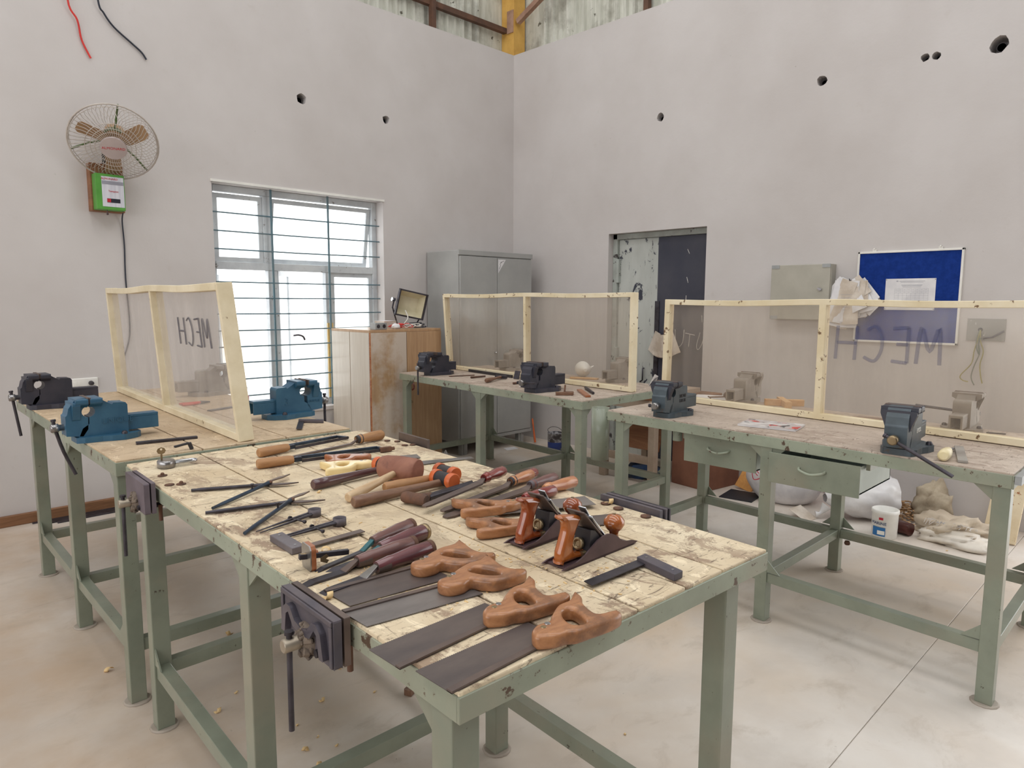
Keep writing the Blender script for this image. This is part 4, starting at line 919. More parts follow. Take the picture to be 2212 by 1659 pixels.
MB().tube(smoothpath([(.026, .012, .014), (.05, .012, .014), (.085, .010, .014), (.094, 0, .014), (.085, -.010, .014), (.05, -.012, .014), (.026, -.012, .014)], 4), .0052, 8).build('shackle', CHROME, r)
k = MB().bb((-.016, -.001, .024), (-.010, .001, .046)); k.prism([(-.013 + .014 * math.cos(t * .7854), .058 + .012 * math.sin(t * .7854)) for t in range(8)], -.001, .001, lambda x, z, y: (x, y, z), holes=[(-.013 + .004 * math.cos(t * 1.047), .063 + .004 * math.sin(t * 1.047)) for t in range(6)]); k.build('key', BRASS, r)

# ------------------------------------------------------------------ hacksaws at the far end of the bench
def hacksaw(label, butt, ferr, tip, hm, fm, block=True):
    a, L = along((*butt, 0), (*tip, 0)); r = thing('hacksaw', label, 'hacksaw', (*butt, HA), a, 'hacksaws with round wooden handles')
    hl = math.dist(butt, ferr)
    MB().lathe([(0, .013), (.004, .0165), (.03, .0175), (hl * .9, .0155), (hl, .013)], (0, 0, .0175), (1, 0, 0), 16).build('handle', hm, r)
    k = MB().bar((hl, 0, .016), (hl + .03, .0, .016), .012, .016).bar((hl + .02, .0, .014), (hl + .03, .06, .008), .012, .010).bar((hl + .03, .06, .008), (L - .03, .055, .008), .010, .012).bar((L - .03, .055, .008), (L - .02, .0, .008), .012, .010)
    k.build('frame', fm, r, bevel=.002)
    MB().bb((hl + .03, -.0005, .003), (L - .02, .0005, .014)).build('blade', DSTEEL, r)
    if block: MB().bar((L - .045, 0, .010), (L, 0, .010), .016, .018).lathe([(0, .007), (.012, .007)], (L, 0, .010), (1, 0, 0), 6).build('end_block', RUSTY, r, bevel=.002)
hacksaw('blue-framed hacksaw nearest the far bench edge', (1.075, 2.365), (1.198, 2.385), (1.50, 2.432), TANH, BSTEEL, False)
hacksaw('hacksaw with a rusty end block, nearer the saws', (.996, 2.205), (1.117, 2.207), (1.480, 2.130), TANH, BSTEEL)

# ------------------------------------------------------------------ bench planes
def plane(label, loc, rz, tm):
    r = thing('hand_plane', label, 'plane', loc, rz, 'bench planes'); L, w = .232, .0305
    side = [(0, .0), (L, .0), (L, .010), (.215, .013), (.188, .020), (.165, .038), (.135, .048), (.10, .042), (.06, .020), (.03, .010), (0, .008)]
    k = MB().bb((0, -w, 0), (L, w, .004))
    for s in (-w, w - .0035): k.prism(rnd(side, 2), s, s + .0035, lambda x, z, y: (x, y, z))
    k.build('body', mat('plane_iron', (104, 84, 88), (84, 68, 72), 6, rough=.35, metal=.4), r)
    MB().prism([(.075, .004), (.150, .004), (.150, .012), (.100, .062), (.085, .066), (.082, .030)], -.022, .022, lambda x, z, y: (x, y, z)).build('frog', BLACKP, r, bevel=.003)
    u = Vector((-.70, 0, .714)); 
    b0 = Vector((.163, 0, .004)); n_ = Vector((.714, 0, .70))
    MB().bar(b0, b0 + u * .150, .050, .004, up=n_).build('blade', RUST, r, bevel=.001, seg=1)
    MB().bar(b0 + u * .012 + n_ * .006, b0 + u * .118 + n_ * .010, .042, .007, up=n_).build('lever_cap', CHROME, r, bevel=.003)
    MB().bar(b0 + u * .108 + n_ * .013, b0 + u * .138 + n_ * .018, .020, .005, up=n_).build('cam_lever', CHROME, r, bevel=.002)
    MB().lathe([(0, .005), (.006, .009), (.010, .006)], b0 + u * .06 + n_ * .011, n_, 12).build('cap_screw', BRASS, r)
    MB().lathe([(0, .004), (.004, .004), (.004, .0135), (.014, .0135), (.014, .009), (.009, .006)], (.078, 0, .033), (-1, 0, .2), 20).build('depth_wheel', BRASS, r)
    MB().lathe([(0, .007), (.012, .007)], (.078, -.012, .014), (-1, 0, 0), 10).build('frog_screw', BRASS, r)
    # tote: swept grip with a hooked horn
    pf = [(.004, .006), (.086, .006), (.090, .013), (.082, .020), (.058, .020), (.046, .027), (.043, .040), (.049, .062), (.060, .082), (.068, .094), (.062, .101), (.022, .110), (.004, .111), (.0, .105), (.014, .095), (.018, .078), (.009, .052), (.0, .030), (.0, .012)]
    rounded_plate(rnd(pf, 4), None, -.0125, .025, .0095, lambda x, z, y: (x, -y, z)).build('tote', tm, r)
    MB().lathe([(.006, .018), (.012, .017), (.018, .012), (.026, .010), (.034, .012), (.040, .019), (.050, .0245), (.060, .0235), (.070, .015), (.073, .006)], (.196, 0, 0), (0, 0, 1), 22).build('knob', tm, r)
    MB().lathe([(0, .004), (.002, .004)], (.196, 0, .073), (0, 0, 1), 8).build('knob_screw', BRASS, r)
plane('jack plane in front, orange-brown varnished grip and knob', (1.068, .940, HA), -.01, TOTE2)
plane('jack plane behind, darker red-brown varnished grip', (1.092, 1.080, HA + .0035), .02, TOTE)

# ------------------------------------------------------------------ shavings
SHAV = mat('wood_shaving', (230, 202, 152), (208, 172, 118), 8, rough=.7)
def shaving(x, y, z, s, rz):
    k = MB(); n_ = 9
    pts = [(s * .5 * math.cos(i * .75) * (1 - i * .05), (i / n_ - .5) * s * .8, s * .42 + s * .42 * math.sin(i * .75) * (1 - i * .05)) for i in range(n_)]
    vs = []
    for p in pts: vs += [(p[0], p[1] - s * .3, p[2]), (p[0], p[1] + s * .3, p[2]), (p[0] * .94, p[1] + s * .3, p[2] * .96 + .0006), (p[0] * .94, p[1] - s * .3, p[2] * .96 + .0006)]
    zmin = min(v[2] for v in vs); vs = [(a, b, c - zmin) for a, b, c in vs]
    k.add(vs, [(i * 4 + j, i * 4 + (j + 1) % 4, i * 4 + 4 + (j + 1) % 4, i * 4 + 4 + j) for i in range(n_ - 1) for j in range(4)] + [(3, 2, 1, 0), tuple(len(vs) - 4 + j for j in range(4))], True)
    return k
for x, y, s, l in ((.762, 1.355, .024, 'curl of pale wood shaving between the try square blade and a chisel'), (.998, 1.805, .012, 'tiny wood chip at the purple hammer handle end'), (1.52, 1.145, .022, 'pale shaving curl standing on a washer by the double vice jaw'), (.872, 1.03, .018, 'pale shaving beside the two rear saw blades'), (.640, 1.135, .020, 'rolled shaving lying against the vice jaw')):
    tag(shaving(x, y, 0, s, 0).build('wood_shaving', SHAV, None, loc=(x, y, HA), rot=(0, 0, random.uniform(0, 6))), l, 'shaving', 'wood shavings')
# sawdust and fine crumbs too many to count
k = MB()
for i in range(420):
    cl_ = random.choice(((.70, 1.20, .06), (.66, 1.15, .03), (1.05, 1.1, .12), (1.03, .85, .1), (.9, .95, .12), (1.0, 1.5, .3), (.85, 1.0, .08)))
    x, y = random.gauss(cl_[0], cl_[2]), random.gauss(cl_[1], cl_[2])
    if not (.66 < x < 1.45 and .75 < y < 2.5): continue
    a = random.uniform(0, 6.28); q = random.uniform(.001, .003)
    k.box((x, y, HA + q * .25), (q * random.uniform(1.5, 3.5), q, q * .5), Matrix.Rotation(a, 3, 'Z'))
tag(k.build('sawdust', SHAV), 'fine sawdust and crumbs scattered over the front bench top', 'sawdust', kind='stuff')
fs = [(1.18, 2.10, .03), (.92, 1.88, .03)]
# ------------------------------------------------------------------ steel cupboard and wooden cabinet in the corner
r = thing('steel_cupboard', 'tall grey two-door steel cupboard in the room corner', 'cupboard', (4.16, 4.88, 0))
MB().bb((0, .012, .12), (.96, .47, 1.905)).build('body', STEELCAB, r, bevel=.006)
MB().bb((-.004, -.004, 1.862), (.964, .012, 1.909)).build('cornice', STEELCAB, r, bevel=.003)
for i, (a, b) in enumerate(((.012, .474), (.480, .948))):
    d = MB().bb((a, -.006, .155), (b, .012, 1.852)).build('door', STEELCAB, r, bevel=.003)
    if i:
        s_ = MB().prism([(0, 0), (.10, 0), (.0, -.13)], .0, .0015, lambda x, z, y: (.486 + x, -.0065 - y, 1.838 + z)).build('sticker', PAPER, d)
        strokes([[(.012, -.09), (.03, -.055), (.022, -.045), (.04, -.02)], [(.03, -.035), (.055, -.018), (.075, -.012)]], .002, MARK, 'sticker_print', d, lambda x, z: (.486 + x, -.0082, 1.838 + z))
MB().bb((0, -.004, .12), (.96, .012, .15)).build('plinth', STEELCAB, r)
for x in (.04, .80):
    for y in (.02, .38): MB().bb((x, y, 0), (x + .07, y + .05, .12)).bb((x + .025, y - .006, 0), (x + .045, y, .12)).build('foot', GALV, r)
MB().lathe([(0, .012), (.02, .012), (.024, .006)], (.45, -.006, .95), (0, -1, 0), 12).build('knob', CHROME, r)
r = thing('wooden_cabinet', 'brown laminate cabinet with scuffed front, right of the window', 'cabinet', (3.10, 4.73, 0))
MB().bb((.005, .005, 0), (.715, .57, 1.19)).build('body', LAMGLARE, r)
MB().bb((-.004, .0, 1.19), (.724, .575, 1.212)).build('top', LAM, r, bevel=.002)
for a, b in ((.0, .285), (.292, .57)): MB().bb((-.006, a, .0), (.005, b, 1.19)).build('side_panel', LAMGLARE, r, bevel=.002)
MB().bb((-.006, -.004, 0), (.006, .006, 1.19)).build('edge_strip', FILH2, r)
p_ = MB().bb((.006, -.008, .0), (.352, .005, 1.188)).build('door', LAMD, r, bevel=.002); p_['label'] = 'scuffed peeling front panel'
p_ = MB().bb((.358, -.008, .0), (.72, .005, 1.188)).build('door', LAM, r, bevel=.002)
MB().tube(smoothpath([(.405, -.008, .76), (.405, -.03, .745), (.405, -.03, .715), (.405, -.008, .70)], 4), .006, 6).build('handle', FILH, p_)
MB().lathe([(0, .011), (.004, .010)], (.40, -.008, .60), (0, -1, 0), 12).build('lock', BRASS, p_)
# things lying on the cabinet
zc = 1.212
r = thing('floodlight', 'tilted rectangular floodlight standing on the brown cabinet', 'lamp', (3.76, 5.10, zc + .205), rot=(.12, .19, -.12))
w2, h2 = .145, .118
k = MB()
for a, b in (((-w2, -h2), (w2, -h2 + .014)), ((-w2, h2 - .014), (w2, h2)), ((-w2, -h2), (-w2 + .014, h2)), ((w2 - .014, -h2), (w2, h2))): k.bb((a[0], -.06, a[1]), (b[0], -.035, b[1]))
k.build('frame', DSTEEL, r, bevel=.002)
CR = mat('reflector_cream', (224, 216, 188), (206, 198, 168), 5, rough=.4)
v = [(-w2 + .014, -.04, -h2 + .014), (w2 - .014, -.04, -h2 + .014), (w2 - .014, -.04, h2 - .014), (-w2 + .014, -.04, h2 - .014), (-.10, .03, -.06), (.10, .03, -.06), (.10, .03, .06), (-.10, .03, .06)]
MB().add(v, [(0, 1, 5, 4), (1, 2, 6, 5), (2, 3, 7, 6), (3, 0, 4, 7), (4, 5, 6, 7)]).build('reflector', CR, r)
v = [(-w2, -.036, -h2), (w2, -.036, -h2), (w2, -.036, h2), (-w2, -.036, h2), (-.108, .04, -.07), (.108, .04, -.07), (.108, .04, .07), (-.108, .04, .07)]
MB().add(v, [(4, 5, 1, 0), (5, 6, 2, 1), (6, 7, 3, 2), (7, 4, 0, 3), (7, 6, 5, 4)]).build('housing', DSTEEL, r)
MB().bb((-.02, .04, -.03), (.02, .06, .03)).build('gland', DSTEEL, r)
k = MB().tube([(-w2 - .008, .0, .0), (-w2 - .008, .0, -.06), (-.07, .0, -.20), (.11, .0, -.185), (w2 + .008, .0, -.06), (w2 + .008, .0, .0)], .007, 6)
k.build('bracket', DSTEEL, r); MB().lathe([(0, .018), (.03, .018)], (-w2 - .03, 0, .01), (1, 0, 0), 10).build('pivot_knob', CHROME, r)
MB().tube(smoothpath([(-.05, -.05, -.06), (-.03, -.09, -.12), (-.045, -.08, -.17), (-.04, -.06, -.195)], 5), .005, 6).build('lead', WHITE, r)
r = thing('junction_box', 'small grey metal junction box at the left of the cabinet top', 'box', (3.225, 4.79, zc), .1)
MB().bb((-.06, -.035, 0), (.06, .035, .055)).build('body', GALV, r, bevel=.003)
for x in (-.03, .03): MB().lathe([(0, .016), (.003, .015)], (x, -.035, .028), (0, -1, 0), 12).build('knockout', DSTEEL, r)
for i, (x, y, rz, sz, l) in enumerate(((3.44, 5.02, .1, (.20, .13, .022), 'white booklet at the bottom of the pile on the cabinet'), (3.45, 5.03, -.1, (.17, .12, .02), 'white booklet in the middle of the pile on the cabinet'), (3.46, 5.03, .25, (.16, .11, .018), 'white booklet on top of the pile on the cabinet'))):
    zz = zc + (0, .023, .0435)[i]
    b_ = thing('booklet', l, 'booklet', (x, y, zz), rz); MB().box((0, 0, sz[2] / 2), (sz[0] - .004, sz[1] - .004, sz[2] - .003)).build('pages', PAPER2, b_)
    k = MB().box((0, 0, .0008), (sz[0], sz[1], .0014)).box((0, 0, sz[2] - .0008), (sz[0], sz[1], .0014)); k.build('cover', PAPER, b_)
for nm, m, col, seed, cx_, l in (('tangled_wire', REDWIRE, 'red', 3, 3.50, 'tangle of red wire in front of the booklets'), ('tangled_wire', BLACKRUB, 'dark', 5, 3.66, 'tangle of dark wire below the floodlight'), ('tangled_wire', WHITE, 'white', 9, 3.58, 'tangle of white wire between the booklets and floodlight')):
    rg = random.Random(seed); pts = [(cx_ + rg.uniform(-.09, .09), 4.84 + rg.uniform(-.06, .09), zc + .006 + rg.uniform(0, .04)) for _ in range(14)]
    one(nm, MB().tube(smoothpath(pts, 5), .0035, 5), m, l, 'wire', 'loose wires on the cabinet')
r = thing('crumpled_tissue', 'crumpled white tissue on the cabinet top', 'tissue', (3.40, 4.80, zc))
def blob(c, rad, nu=18, nv=12, amp=.2, seed=0, flat=None, f=3.0):
    rg = random.Random(seed); ph = [rg.uniform(0, 6.28) for _ in range(12)]
    def fn(u, v):
        a = u * 2 * math.pi; b = (v - .5) * math.pi
        d = Vector((math.cos(b) * math.cos(a), math.cos(b) * math.sin(a), math.sin(b)))
        n_ = sum(math.sin(f * (1 + i * .6) * d[i % 3] + f * d[(i + 1) % 3] * (1 + .37 * i) + ph[i]) / (1.5 + i) for i in range(8))
        q = Vector((d.x * rad[0], d.y * rad[1], d.z * rad[2])) * (1 + amp * n_ * .4)
        z = c[2] + q.z
        if flat is not None: z = max(z, flat)
        return (c[0] + q.x, c[1] + q.y, z)
    k = MB(); g = k.grid(fn, nu, nv)
    return k
blob((0, 0, .02), (.035, .03, .022), 14, 9, .7, 4, 0.0).build('paper', PAPER, r)

# ------------------------------------------------------------------ wall fan
r = thing('wall_fan', 'dusty wire-caged wall fan with a green control box', 'fan', (1.44, YW, 2.18))
MB().bb((-.10, -.075, -.15), (.10, 0, .16)).build('mounting_board', PLY, r, bevel=.003)
gb = MB().bb((-.09, -.155, -.145), (.082, -.075, .085)).build('control_box', mat('green_plastic', (88, 156, 64), (78, 142, 56), 5, rough=.4), r, bevel=.004)
st = MB().bb((-.055, -.157, -.125), (.076, -.155, .068)).build('front_label', mat('label_silver', (216, 216, 222), (196, 196, 206), 3, st=(20, 1, 1), rough=.35), gb)
MB().bb((-.053, -.1585, .018), (.074, -.157, .040)).build('label_band', mat('label_grey', (150, 150, 162), (140, 140, 150), 5), gb)
MB().bb((-.028, -.1585, -.098), (.050, -.157, -.072)).build('label_window', mat('label_black', (26, 28, 40), (34, 36, 48), 5), gb)
MB().bb((-.028, -.1592, -.096), (-.006, -.1585, -.074)).build('label_mark', REDINK, gb)
text('ALMONARD', .018, REDINK, 'label_print', gb, lambda x, y, z: (x - .008, -.158 - z, .053 + y), .0004)
text('Tempest', .017, REDINK, 'label_print', gb, lambda x, y, z: (x + .012, -.158 - z, -.025 + y), .0004)
MB().tube([(-.02, -.115, -.145), (-.02, -.115, -.162)], .003, 6).lathe([(0, .006), (.01, .008), (.014, .004)], (-.02, -.115, -.162), (0, 0, -1), 8).build('pull_knob', DARKH, r)
MB().tube(smoothpath([(0, -.04, .12), (.0, -.05, .20), (.0, -.06, .27)], 5), .016, 10).build('bracket_arm', BLACKP, r)
fan_n = Vector((-.26, -.74, -.62)).normalized(); fx = fan_n.cross(Vector((0, 0, 1))).normalized() * -1; fy = fx.cross(fan_n) * -1
FC = Vector((.008, -.245, .272))
def fp(u, v, n_): return FC + fx * u + fy * v + fan_n * n_
FANW = mat('fan_wire_enamel', (196, 188, 180), (176, 166, 158), 6, rough=.4); FANB = mat('fan_blade_dusty', (172, 140, 106), (152, 122, 92), 5, rough=.55); FANG = mat('fan_green_strut', (84, 112, 60), (92, 100, 70), 6, rough=.5)
RF = .258
k = MB().tube([fp(RF * math.cos(t * .157), RF * math.sin(t * .157), 0) for t in range(40)], .0055, 6, close=True)
for rr, zz in ((RF * .97, .022), (RF * .97, -.022), (RF * .62, .062), (RF * .50, .068), (RF * .40, .070)): k.tube([fp(rr * math.cos(t * .2094), rr * math.sin(t * .2094), zz) for t in range(30)], .0022, 4, close=True)
for i in range(54):
    a = 6.2832 * i / 54
    k.tube([fp(q * math.cos(a + tw), q * math.sin(a + tw), z) for q, tw, z in ((.07, 0, .072), (RF * .45, .06, .070), (RF * .72, .18, .052), (RF * .93, .32, .02), (RF, .36, 0))], .0019, 4, caps=False)
    k.tube([fp(q * math.cos(a - tw), q * math.sin(a - tw), z) for q, tw, z in ((.06, 0, -.07), (RF * .5, .06, -.066), (RF * .8, .22, -.04), (RF, .36, 0))], .0014, 4, caps=False)
k.build('wire_guard', FANW, r)
hb = MB().lathe([(0, .076), (.006, .078), (.012, .075)], fp(0, 0, .066), fan_n, 28).build('badge', mat('badge_silver', (196, 184, 184), (180, 168, 168), 4, rough=.35, metal=.3), r)
text('ALMONARD', .024, REDINK, 'badge_print', hb, lambda x, y, z: fp(-x if False else x, y, .0785 + z), .0004)
MB().lathe([(0, .03), (.005, .058), (.05, .066), (.10, .06), (.13, .035), (.14, .01)], fp(0, 0, -.05), -fan_n, 20).build('motor', FANB, r); MB().lathe([(0, .062), (.02, .066), (.03, .066)], fp(0, 0, -.055), -fan_n, 20).build('motor_band', FANG, r)
MB().lathe([(-.02, .03), (.03, .028), (.035, .01)], fp(0, 0, -.01), fan_n, 14).build('hub', FANB, r)
for ang in (2.70, .52, 4.65):
    e, q = Vector((math.cos(ang), math.sin(ang))), Vector((-math.sin(ang), math.cos(ang)))
    pts = [(.025, -.020, .010), (.09, -.052, .016), (.20, -.05, .014), (.218, -.036, .010), (.218, .026, -.010), (.20, .042, -.012), (.09, .036, -.012), (.025, .020, -.010)]
    A = [fp(*(e * a + q * b), c) for a, b, c in pts]; B = [p - fan_n * .0025 for p in A]; m_ = len(A)
    MB().add(A + B, [tuple(range(m_)), tuple(reversed(range(m_, 2 * m_)))] + [(i, i + m_, (i + 1) % m_ + m_, (i + 1) % m_) for i in range(m_)]).build('blade', FANB, r)
for ang in (3.42, 5.48, 1.40):
    MB().tube([fp(.06 * math.cos(ang), .06 * math.sin(ang), -.06), fp(RF * .6 * math.cos(ang), RF * .6 * math.sin(ang), -.055), fp(RF * 1.0 * math.cos(ang), RF * 1.0 * math.sin(ang), -.012)], .006, 6).build('strut', FANG, r)
one('power_cable', MB().tube(smoothpath([(1.528, YW - .075, 2.04), (1.533, YW - .02, 1.98), (1.541, YW - .008, 1.82), (1.536, YW - .007, 1.6), (1.54, YW - .006, 1.2), (1.45, YW - .006, .95)], 6), .0045, 6), BLACKRUB, 'dark cable running down the wall from the fan box', 'cable')
one('loose_wire', MB().tube(smoothpath([(1.30, YW - .04, 3.75), (1.292, YW - .03, 3.348), (1.342, YW - .02, 3.235), (1.362, YW - .012, 3.12), (1.408, YW - .012, 3.017)], 6), .006, 6), REDWIRE, 'short red wire hanging out of the upper left wall', 'wire')
one('loose_wire', MB().tube(smoothpath([(1.44, YW - .04, 3.8), (1.466, YW - .03, 3.398), (1.50, YW - .02, 3.32), (1.558, YW - .014, 3.249), (1.66, YW - .012, 3.175), (1.72, YW - .012, 3.13), (1.75, YW - .012, 3.088)], 6), .006, 6), BLACKRUB, 'short black wire hanging from the upper left wall', 'wire')
r = thing('socket_plate', 'white wall socket plate with a black plug behind the black vice', 'socket', (1.24, YW, .885))
MB().bb((-.085, -.014, -.036), (.085, 0, .036)).build('plate', WHITE, r, bevel=.006); MB().lathe([(0, .016), (.03, .013), (.034, .008)], (.04, -.014, .0), (0, -1, 0), 12).build('plug', BLACKP, r)
for x in (-.055, -.03): MB().bb((x - .008, -.017, -.012), (x + .008, -.014, .012)).build('switch', WHITE, r)

# ------------------------------------------------------------------ right wall: panel box, notice board, papers, wiring plate
GB = mat('panel_beige_enamel', (176, 172, 160), (166, 162, 150), 4, rough=.4)
r = thing('distribution_box', 'beige electrical panel box on the right wall', 'panel box', (XW, 2.222, 1.518))
MB().bb((-.085, -.222, -.205), (0, .222, .205)).build('body', GB, r, bevel=.003)
d_ = MB().bb((-.098, -.218, -.202), (-.085, .224, .205)).build('door', GB, r, bevel=.003)
for y in (-.19, .19):
    for z in (-.19, .192): MB().bb((-.101, y - .03, z - .012), (-.097, y + .03, z + .014)).build('corner_cap', GALV, d_)
MB().bar((-.104, -.165, .02), (-.104, -.135, .03), .012, .012).lathe([(0, .010), (.008, .010)], (-.098, -.15, .022), (-1, 0, 0), 12).build('lock', CHROME, d_)
BLUEF = mat('blue_felt', (30, 58, 134), (24, 50, 120), 30, rough=.95, spec=.1, bump=.1, bsc=200)
r = thing('notice_board', 'blue felt notice board with a white notice pinned to it', 'notice board', (XW, 1.519, 1.484))
MB().bb((-.016, -.315, -.306), (0, .315, .306)).build('felt', BLUEF, r)
k = MB()
for a, b in (((-.327, -.318), (.327, -.304)), ((-.327, .304), (.327, .318)), ((-.327, -.318), (-.313, .318)), ((.313, -.318), (.327, .318))): k.bb((-.024, a[0], a[1]), (0, b[0], b[1]))
k.build('frame', WHITE, r, bevel=.002)
for y in (.22, -.19): MB().bb((-.02, y - .012, .318), (-.004, y + .012, .332)).lathe([(0, .005), (.02, .005)], (-.01, y, .336), (-1, 0, 0), 8).build('hanger', WHITE, r)
pp = thing('notice', 'white printed notice pinned on the blue board', 'notice', (XW - .0185, 1.497, 1.502))
MB().bb((-.0008, -.155, -.107), (.0008, .155, .107)).build('sheet', PAPER, pp)
k = MB()
def ink(y0, z, w, h=.0022): k.bb((-.0014, y0 - w, z), (-.0008, y0, z + h))
ink(.07, .088, .16, .003); ink(.06, .080, .14); ink(.055, .062, .13, .003); ink(.05, .055, .12); ink(.045, .048, .11)
for i in range(7):
    ink(.095, .038 - i * .016, .21, .0008)
for i in range(9): k.bb((-.0014, .095 - i * .026, -.058), (-.0008, .0955 - i * .026, .038))
for i in range(8):
    for j in range(2): ink(.09 - i * .026, .030 - j * .016, .012, .0015)
ink(.03, -.075, .05); ink(.03, -.082, .035); k.bb((-.0014, .075, .086), (-.0008, .087, .094))
k.build('print', INK, pp)
for y, z in ((-.15, .1), (.15, .1), (-.15, -.1), (.15, -.1)): MB().lathe([(0, .003), (.003, .002)], (-.0008, y, z), (-1, 0, 0), 6).build('pin', DSTEEL, pp)
r = thing('paper_bundle', 'thick fan of loose papers hung between panel box and notice board', 'papers', (XW - .004, 1.865, 1.60))
rg = random.Random(11)
for i in range(40):
    t = i / 39; a = rg.uniform(-.9, .9) * (1 - .6 * t) + .15 * math.sin(i); W_, H_ = rg.uniform(.11, .16), rg.uniform(.12, .24) if i < 32 else rg.uniform(.27, .34)
    off = Vector((-.012 - t * .075, rg.uniform(-.035, .035), -rg.uniform(0, .07) * (1 - t)))
    def pf(u, v, a=a, W_=W_, H_=H_, off=off, t=t):
        y = (u - .5) * W_; z = -v * H_; c, s = math.cos(a), math.sin(a)
        return (off.x - .03 * math.sin(u * 3.1) * t * (v) - .012 * v * (1 + math.sin(i * 2.)), off.y + y * c - z * s, off.z + y * s + z * c)
    m_ = MB(); m_.grid(pf, 4, 5); m_.add([(x - .0006, y, z) for x, y, z in m_.v], [tuple(reversed(f)) for f in m_.f], True)
    m_.build('sheet', PAPER if i % 3 else PAPER2, r)
MB().tube([(0, 0, .01), (-.10, 0, .0), (-.105, 0, .012)], .003, 6).build('hook', DSTEEL, r)
for i in range(6): MB().bb((-.1235 - i * .0006, -.03 + i * .006, -.10 - i * .022), (-.123, .045 - i * .003, -.098 - i * .022)).build('print', INK, r)
r = thing('wiring_plate', 'grey metal cover plate with yellow-green wires hanging out', 'plate', (XW, 1.042, 1.274))
MB().bb((-.008, -.105, -.071), (0, .105, .071)).build('plate', mat('plate_grey', (150, 148, 142), (136, 134, 128), 5, rough=.5, chip=((190, 188, 182), 14, .64)), r)
MB().lathe([(0, .014), (.002, .013)], (-.008, .03, .0), (-1, 0, 0), 10).build('hole', BLACKP, r)
for i, (pts, m) in enumerate((([(.03, 0), (.035, -.06), (.05, -.14), (.06, -.22), (.115, -.30), (.105, -.33), (.07, -.34)], 'y'), ([(.028, 0), (.03, -.08), (.02, -.15), (.045, -.24), (.055, -.31), (.035, -.36)], 'g'), ([(.026, 0), (.02, -.07), (.0, -.14), (.012, -.22), (.005, -.29), (-.008, -.345)], 'y'), ([(.03, 0), (.04, -.05), (.038, -.12), (.02, -.16), (.03, -.1), (.02, -.05)], 'g'))):
    MB().tube(smoothpath([(-.02 - .01 * (j > 0), y, z) for j, (y, z) in enumerate(pts)], 5), .0035, 5).build('wire', mat('wire_' + m, (168, 160, 96) if m == 'y' else (120, 130, 118), None, 9, rough=.5), r)
MB().tube([(-.012, .01, -.055), (-.012, -.04, -.045), (-.012, -.10, -.005)], .006, 6).build('conduit_lead', DSTEEL, r)
r = thing('hanging_papers', 'dirty papers and rag hung on the door edge', 'papers', (5.40, 3.49, 1.15))
rg = random.Random(2)
for i in range(7):
    a = rg.uniform(-.5, .5); off = (-.01 - i * .007, rg.uniform(-.03, .03), 0)
    def pf(u, v, a=a, off=off):
        y = (u - .5) * .15; z = -v * .2; c, s = math.cos(a), math.sin(a)
        return (off[0] - .02 * math.sin(u * 5) * v, off[1] + y * c - z * s, y * s + z * c)
    m_ = MB(); m_.grid(pf, 5, 5); m_.add([(x - .0008, y, z) for x, y, z in m_.v], [tuple(reversed(f)) for f in m_.f], True); m_.build('sheet', PAPER2, r)
MB().tube([(.02, 0, 0), (-.07, 0, .004)], .003, 6).build('nail', DSTEEL, r)

# ------------------------------------------------------------------ small things on the other benches
def rod(name, label, cat, a, b, z, r0, m, r1=None, n_=8, group=None):
    return one(name, MB().tube([Vector((a[0], a[1], z)), Vector((b[0], b[1], z))], [r0, r1 or r0], n_), m, label, cat, group)
def flatbar(name, label, cat, a, b, z, wd, th, m, group=None):
    return one(name, MB().bar((a[0], a[1], z + th / 2), (b[0], b[1], z + th / 2), wd, th), m, label, cat, group, bevel=.0015)
flatbar('steel_bar', 'flat dark steel bar beside the front blue vice', 'bar', (.822, 2.862), (1.036, 2.826), HB, .022, .010, DSTEEL)
flatbar('steel_rule', 'dim steel rule behind the dusty acrylic screen', 'ruler', (1.338, 3.478), (1.58, 3.55), HB, .03, .006, DSTEEL)
r = thing('toggle_clamp', 'small black lever clamp on the bench edge by the padlock', 'clamp', (.925, 2.632, HB), .1)
MB().bar((-.045, 0, .018), (.01, 0, .024), .012, .008).build('lever', BLACKP, r, bevel=.003); MB().bar((.01, 0, .026), (.018, -.004, .0), .014, .014).build('body', BLACKP, r, bevel=.003)
r = thing('pliers', 'red-handled pliers behind the dusty acrylic screen', 'pliers', (1.40, 3.75, HB), .0)
MB().tube(smoothpath([(-.10, .02, .008), (-.04, .016, .008), (0, 0, .01)], 4), .007, 6).build('handle', REDWIRE, r); MB().tube(smoothpath([(-.10, -.02, .008), (-.04, -.016, .008), (0, 0, .01)], 4), .007, 6).build('handle', REDWIRE, r); MB().tube([(0, 0, .01), (.05, .0, .008)], [.010, .004], 6).build('jaw', DSTEEL, r)
r = thing('bottle', 'small clear bottle with pink liquid by the window', 'bottle', (1.585, 3.62, HB))
MB().lathe([(0, .02), (.04, .02), (.041, .0)], (0, 0, .002), (0, 0, 1), 14).build('liquid', mat('pink_liquid', (214, 70, 120), (200, 60, 110), 5, rough=.2), r)
n = N('clear_bottle'); _t = n.t.nodes.new('ShaderNodeBsdfTransparent'); _t.inputs[0].default_value = (.93, .95, .95, 1); _g = n.t.nodes.new('ShaderNodeBsdfGlossy'); _g.inputs['Roughness'].default_value = .08; _m = n.t.nodes.new('ShaderNodeMixShader'); _m.inputs[0].default_value = .12
n.link(_t.outputs[0], _m.inputs[1]); n.link(_g.outputs[0], _m.inputs[2]); n.link(_m.outputs[0], n.out.inputs[0]); n.t.nodes.remove(n.b)
MB().lathe([(0, .024), (.055, .024), (.066, .012), (.075, .011)], (0, 0, 0), (0, 0, 1), 16).build('glass', n.m, r); MB().lathe([(.075, .013), (.088, .013)], (0, 0, 0), (0, 0, 1), 14).build('cap', DSTEEL, r)
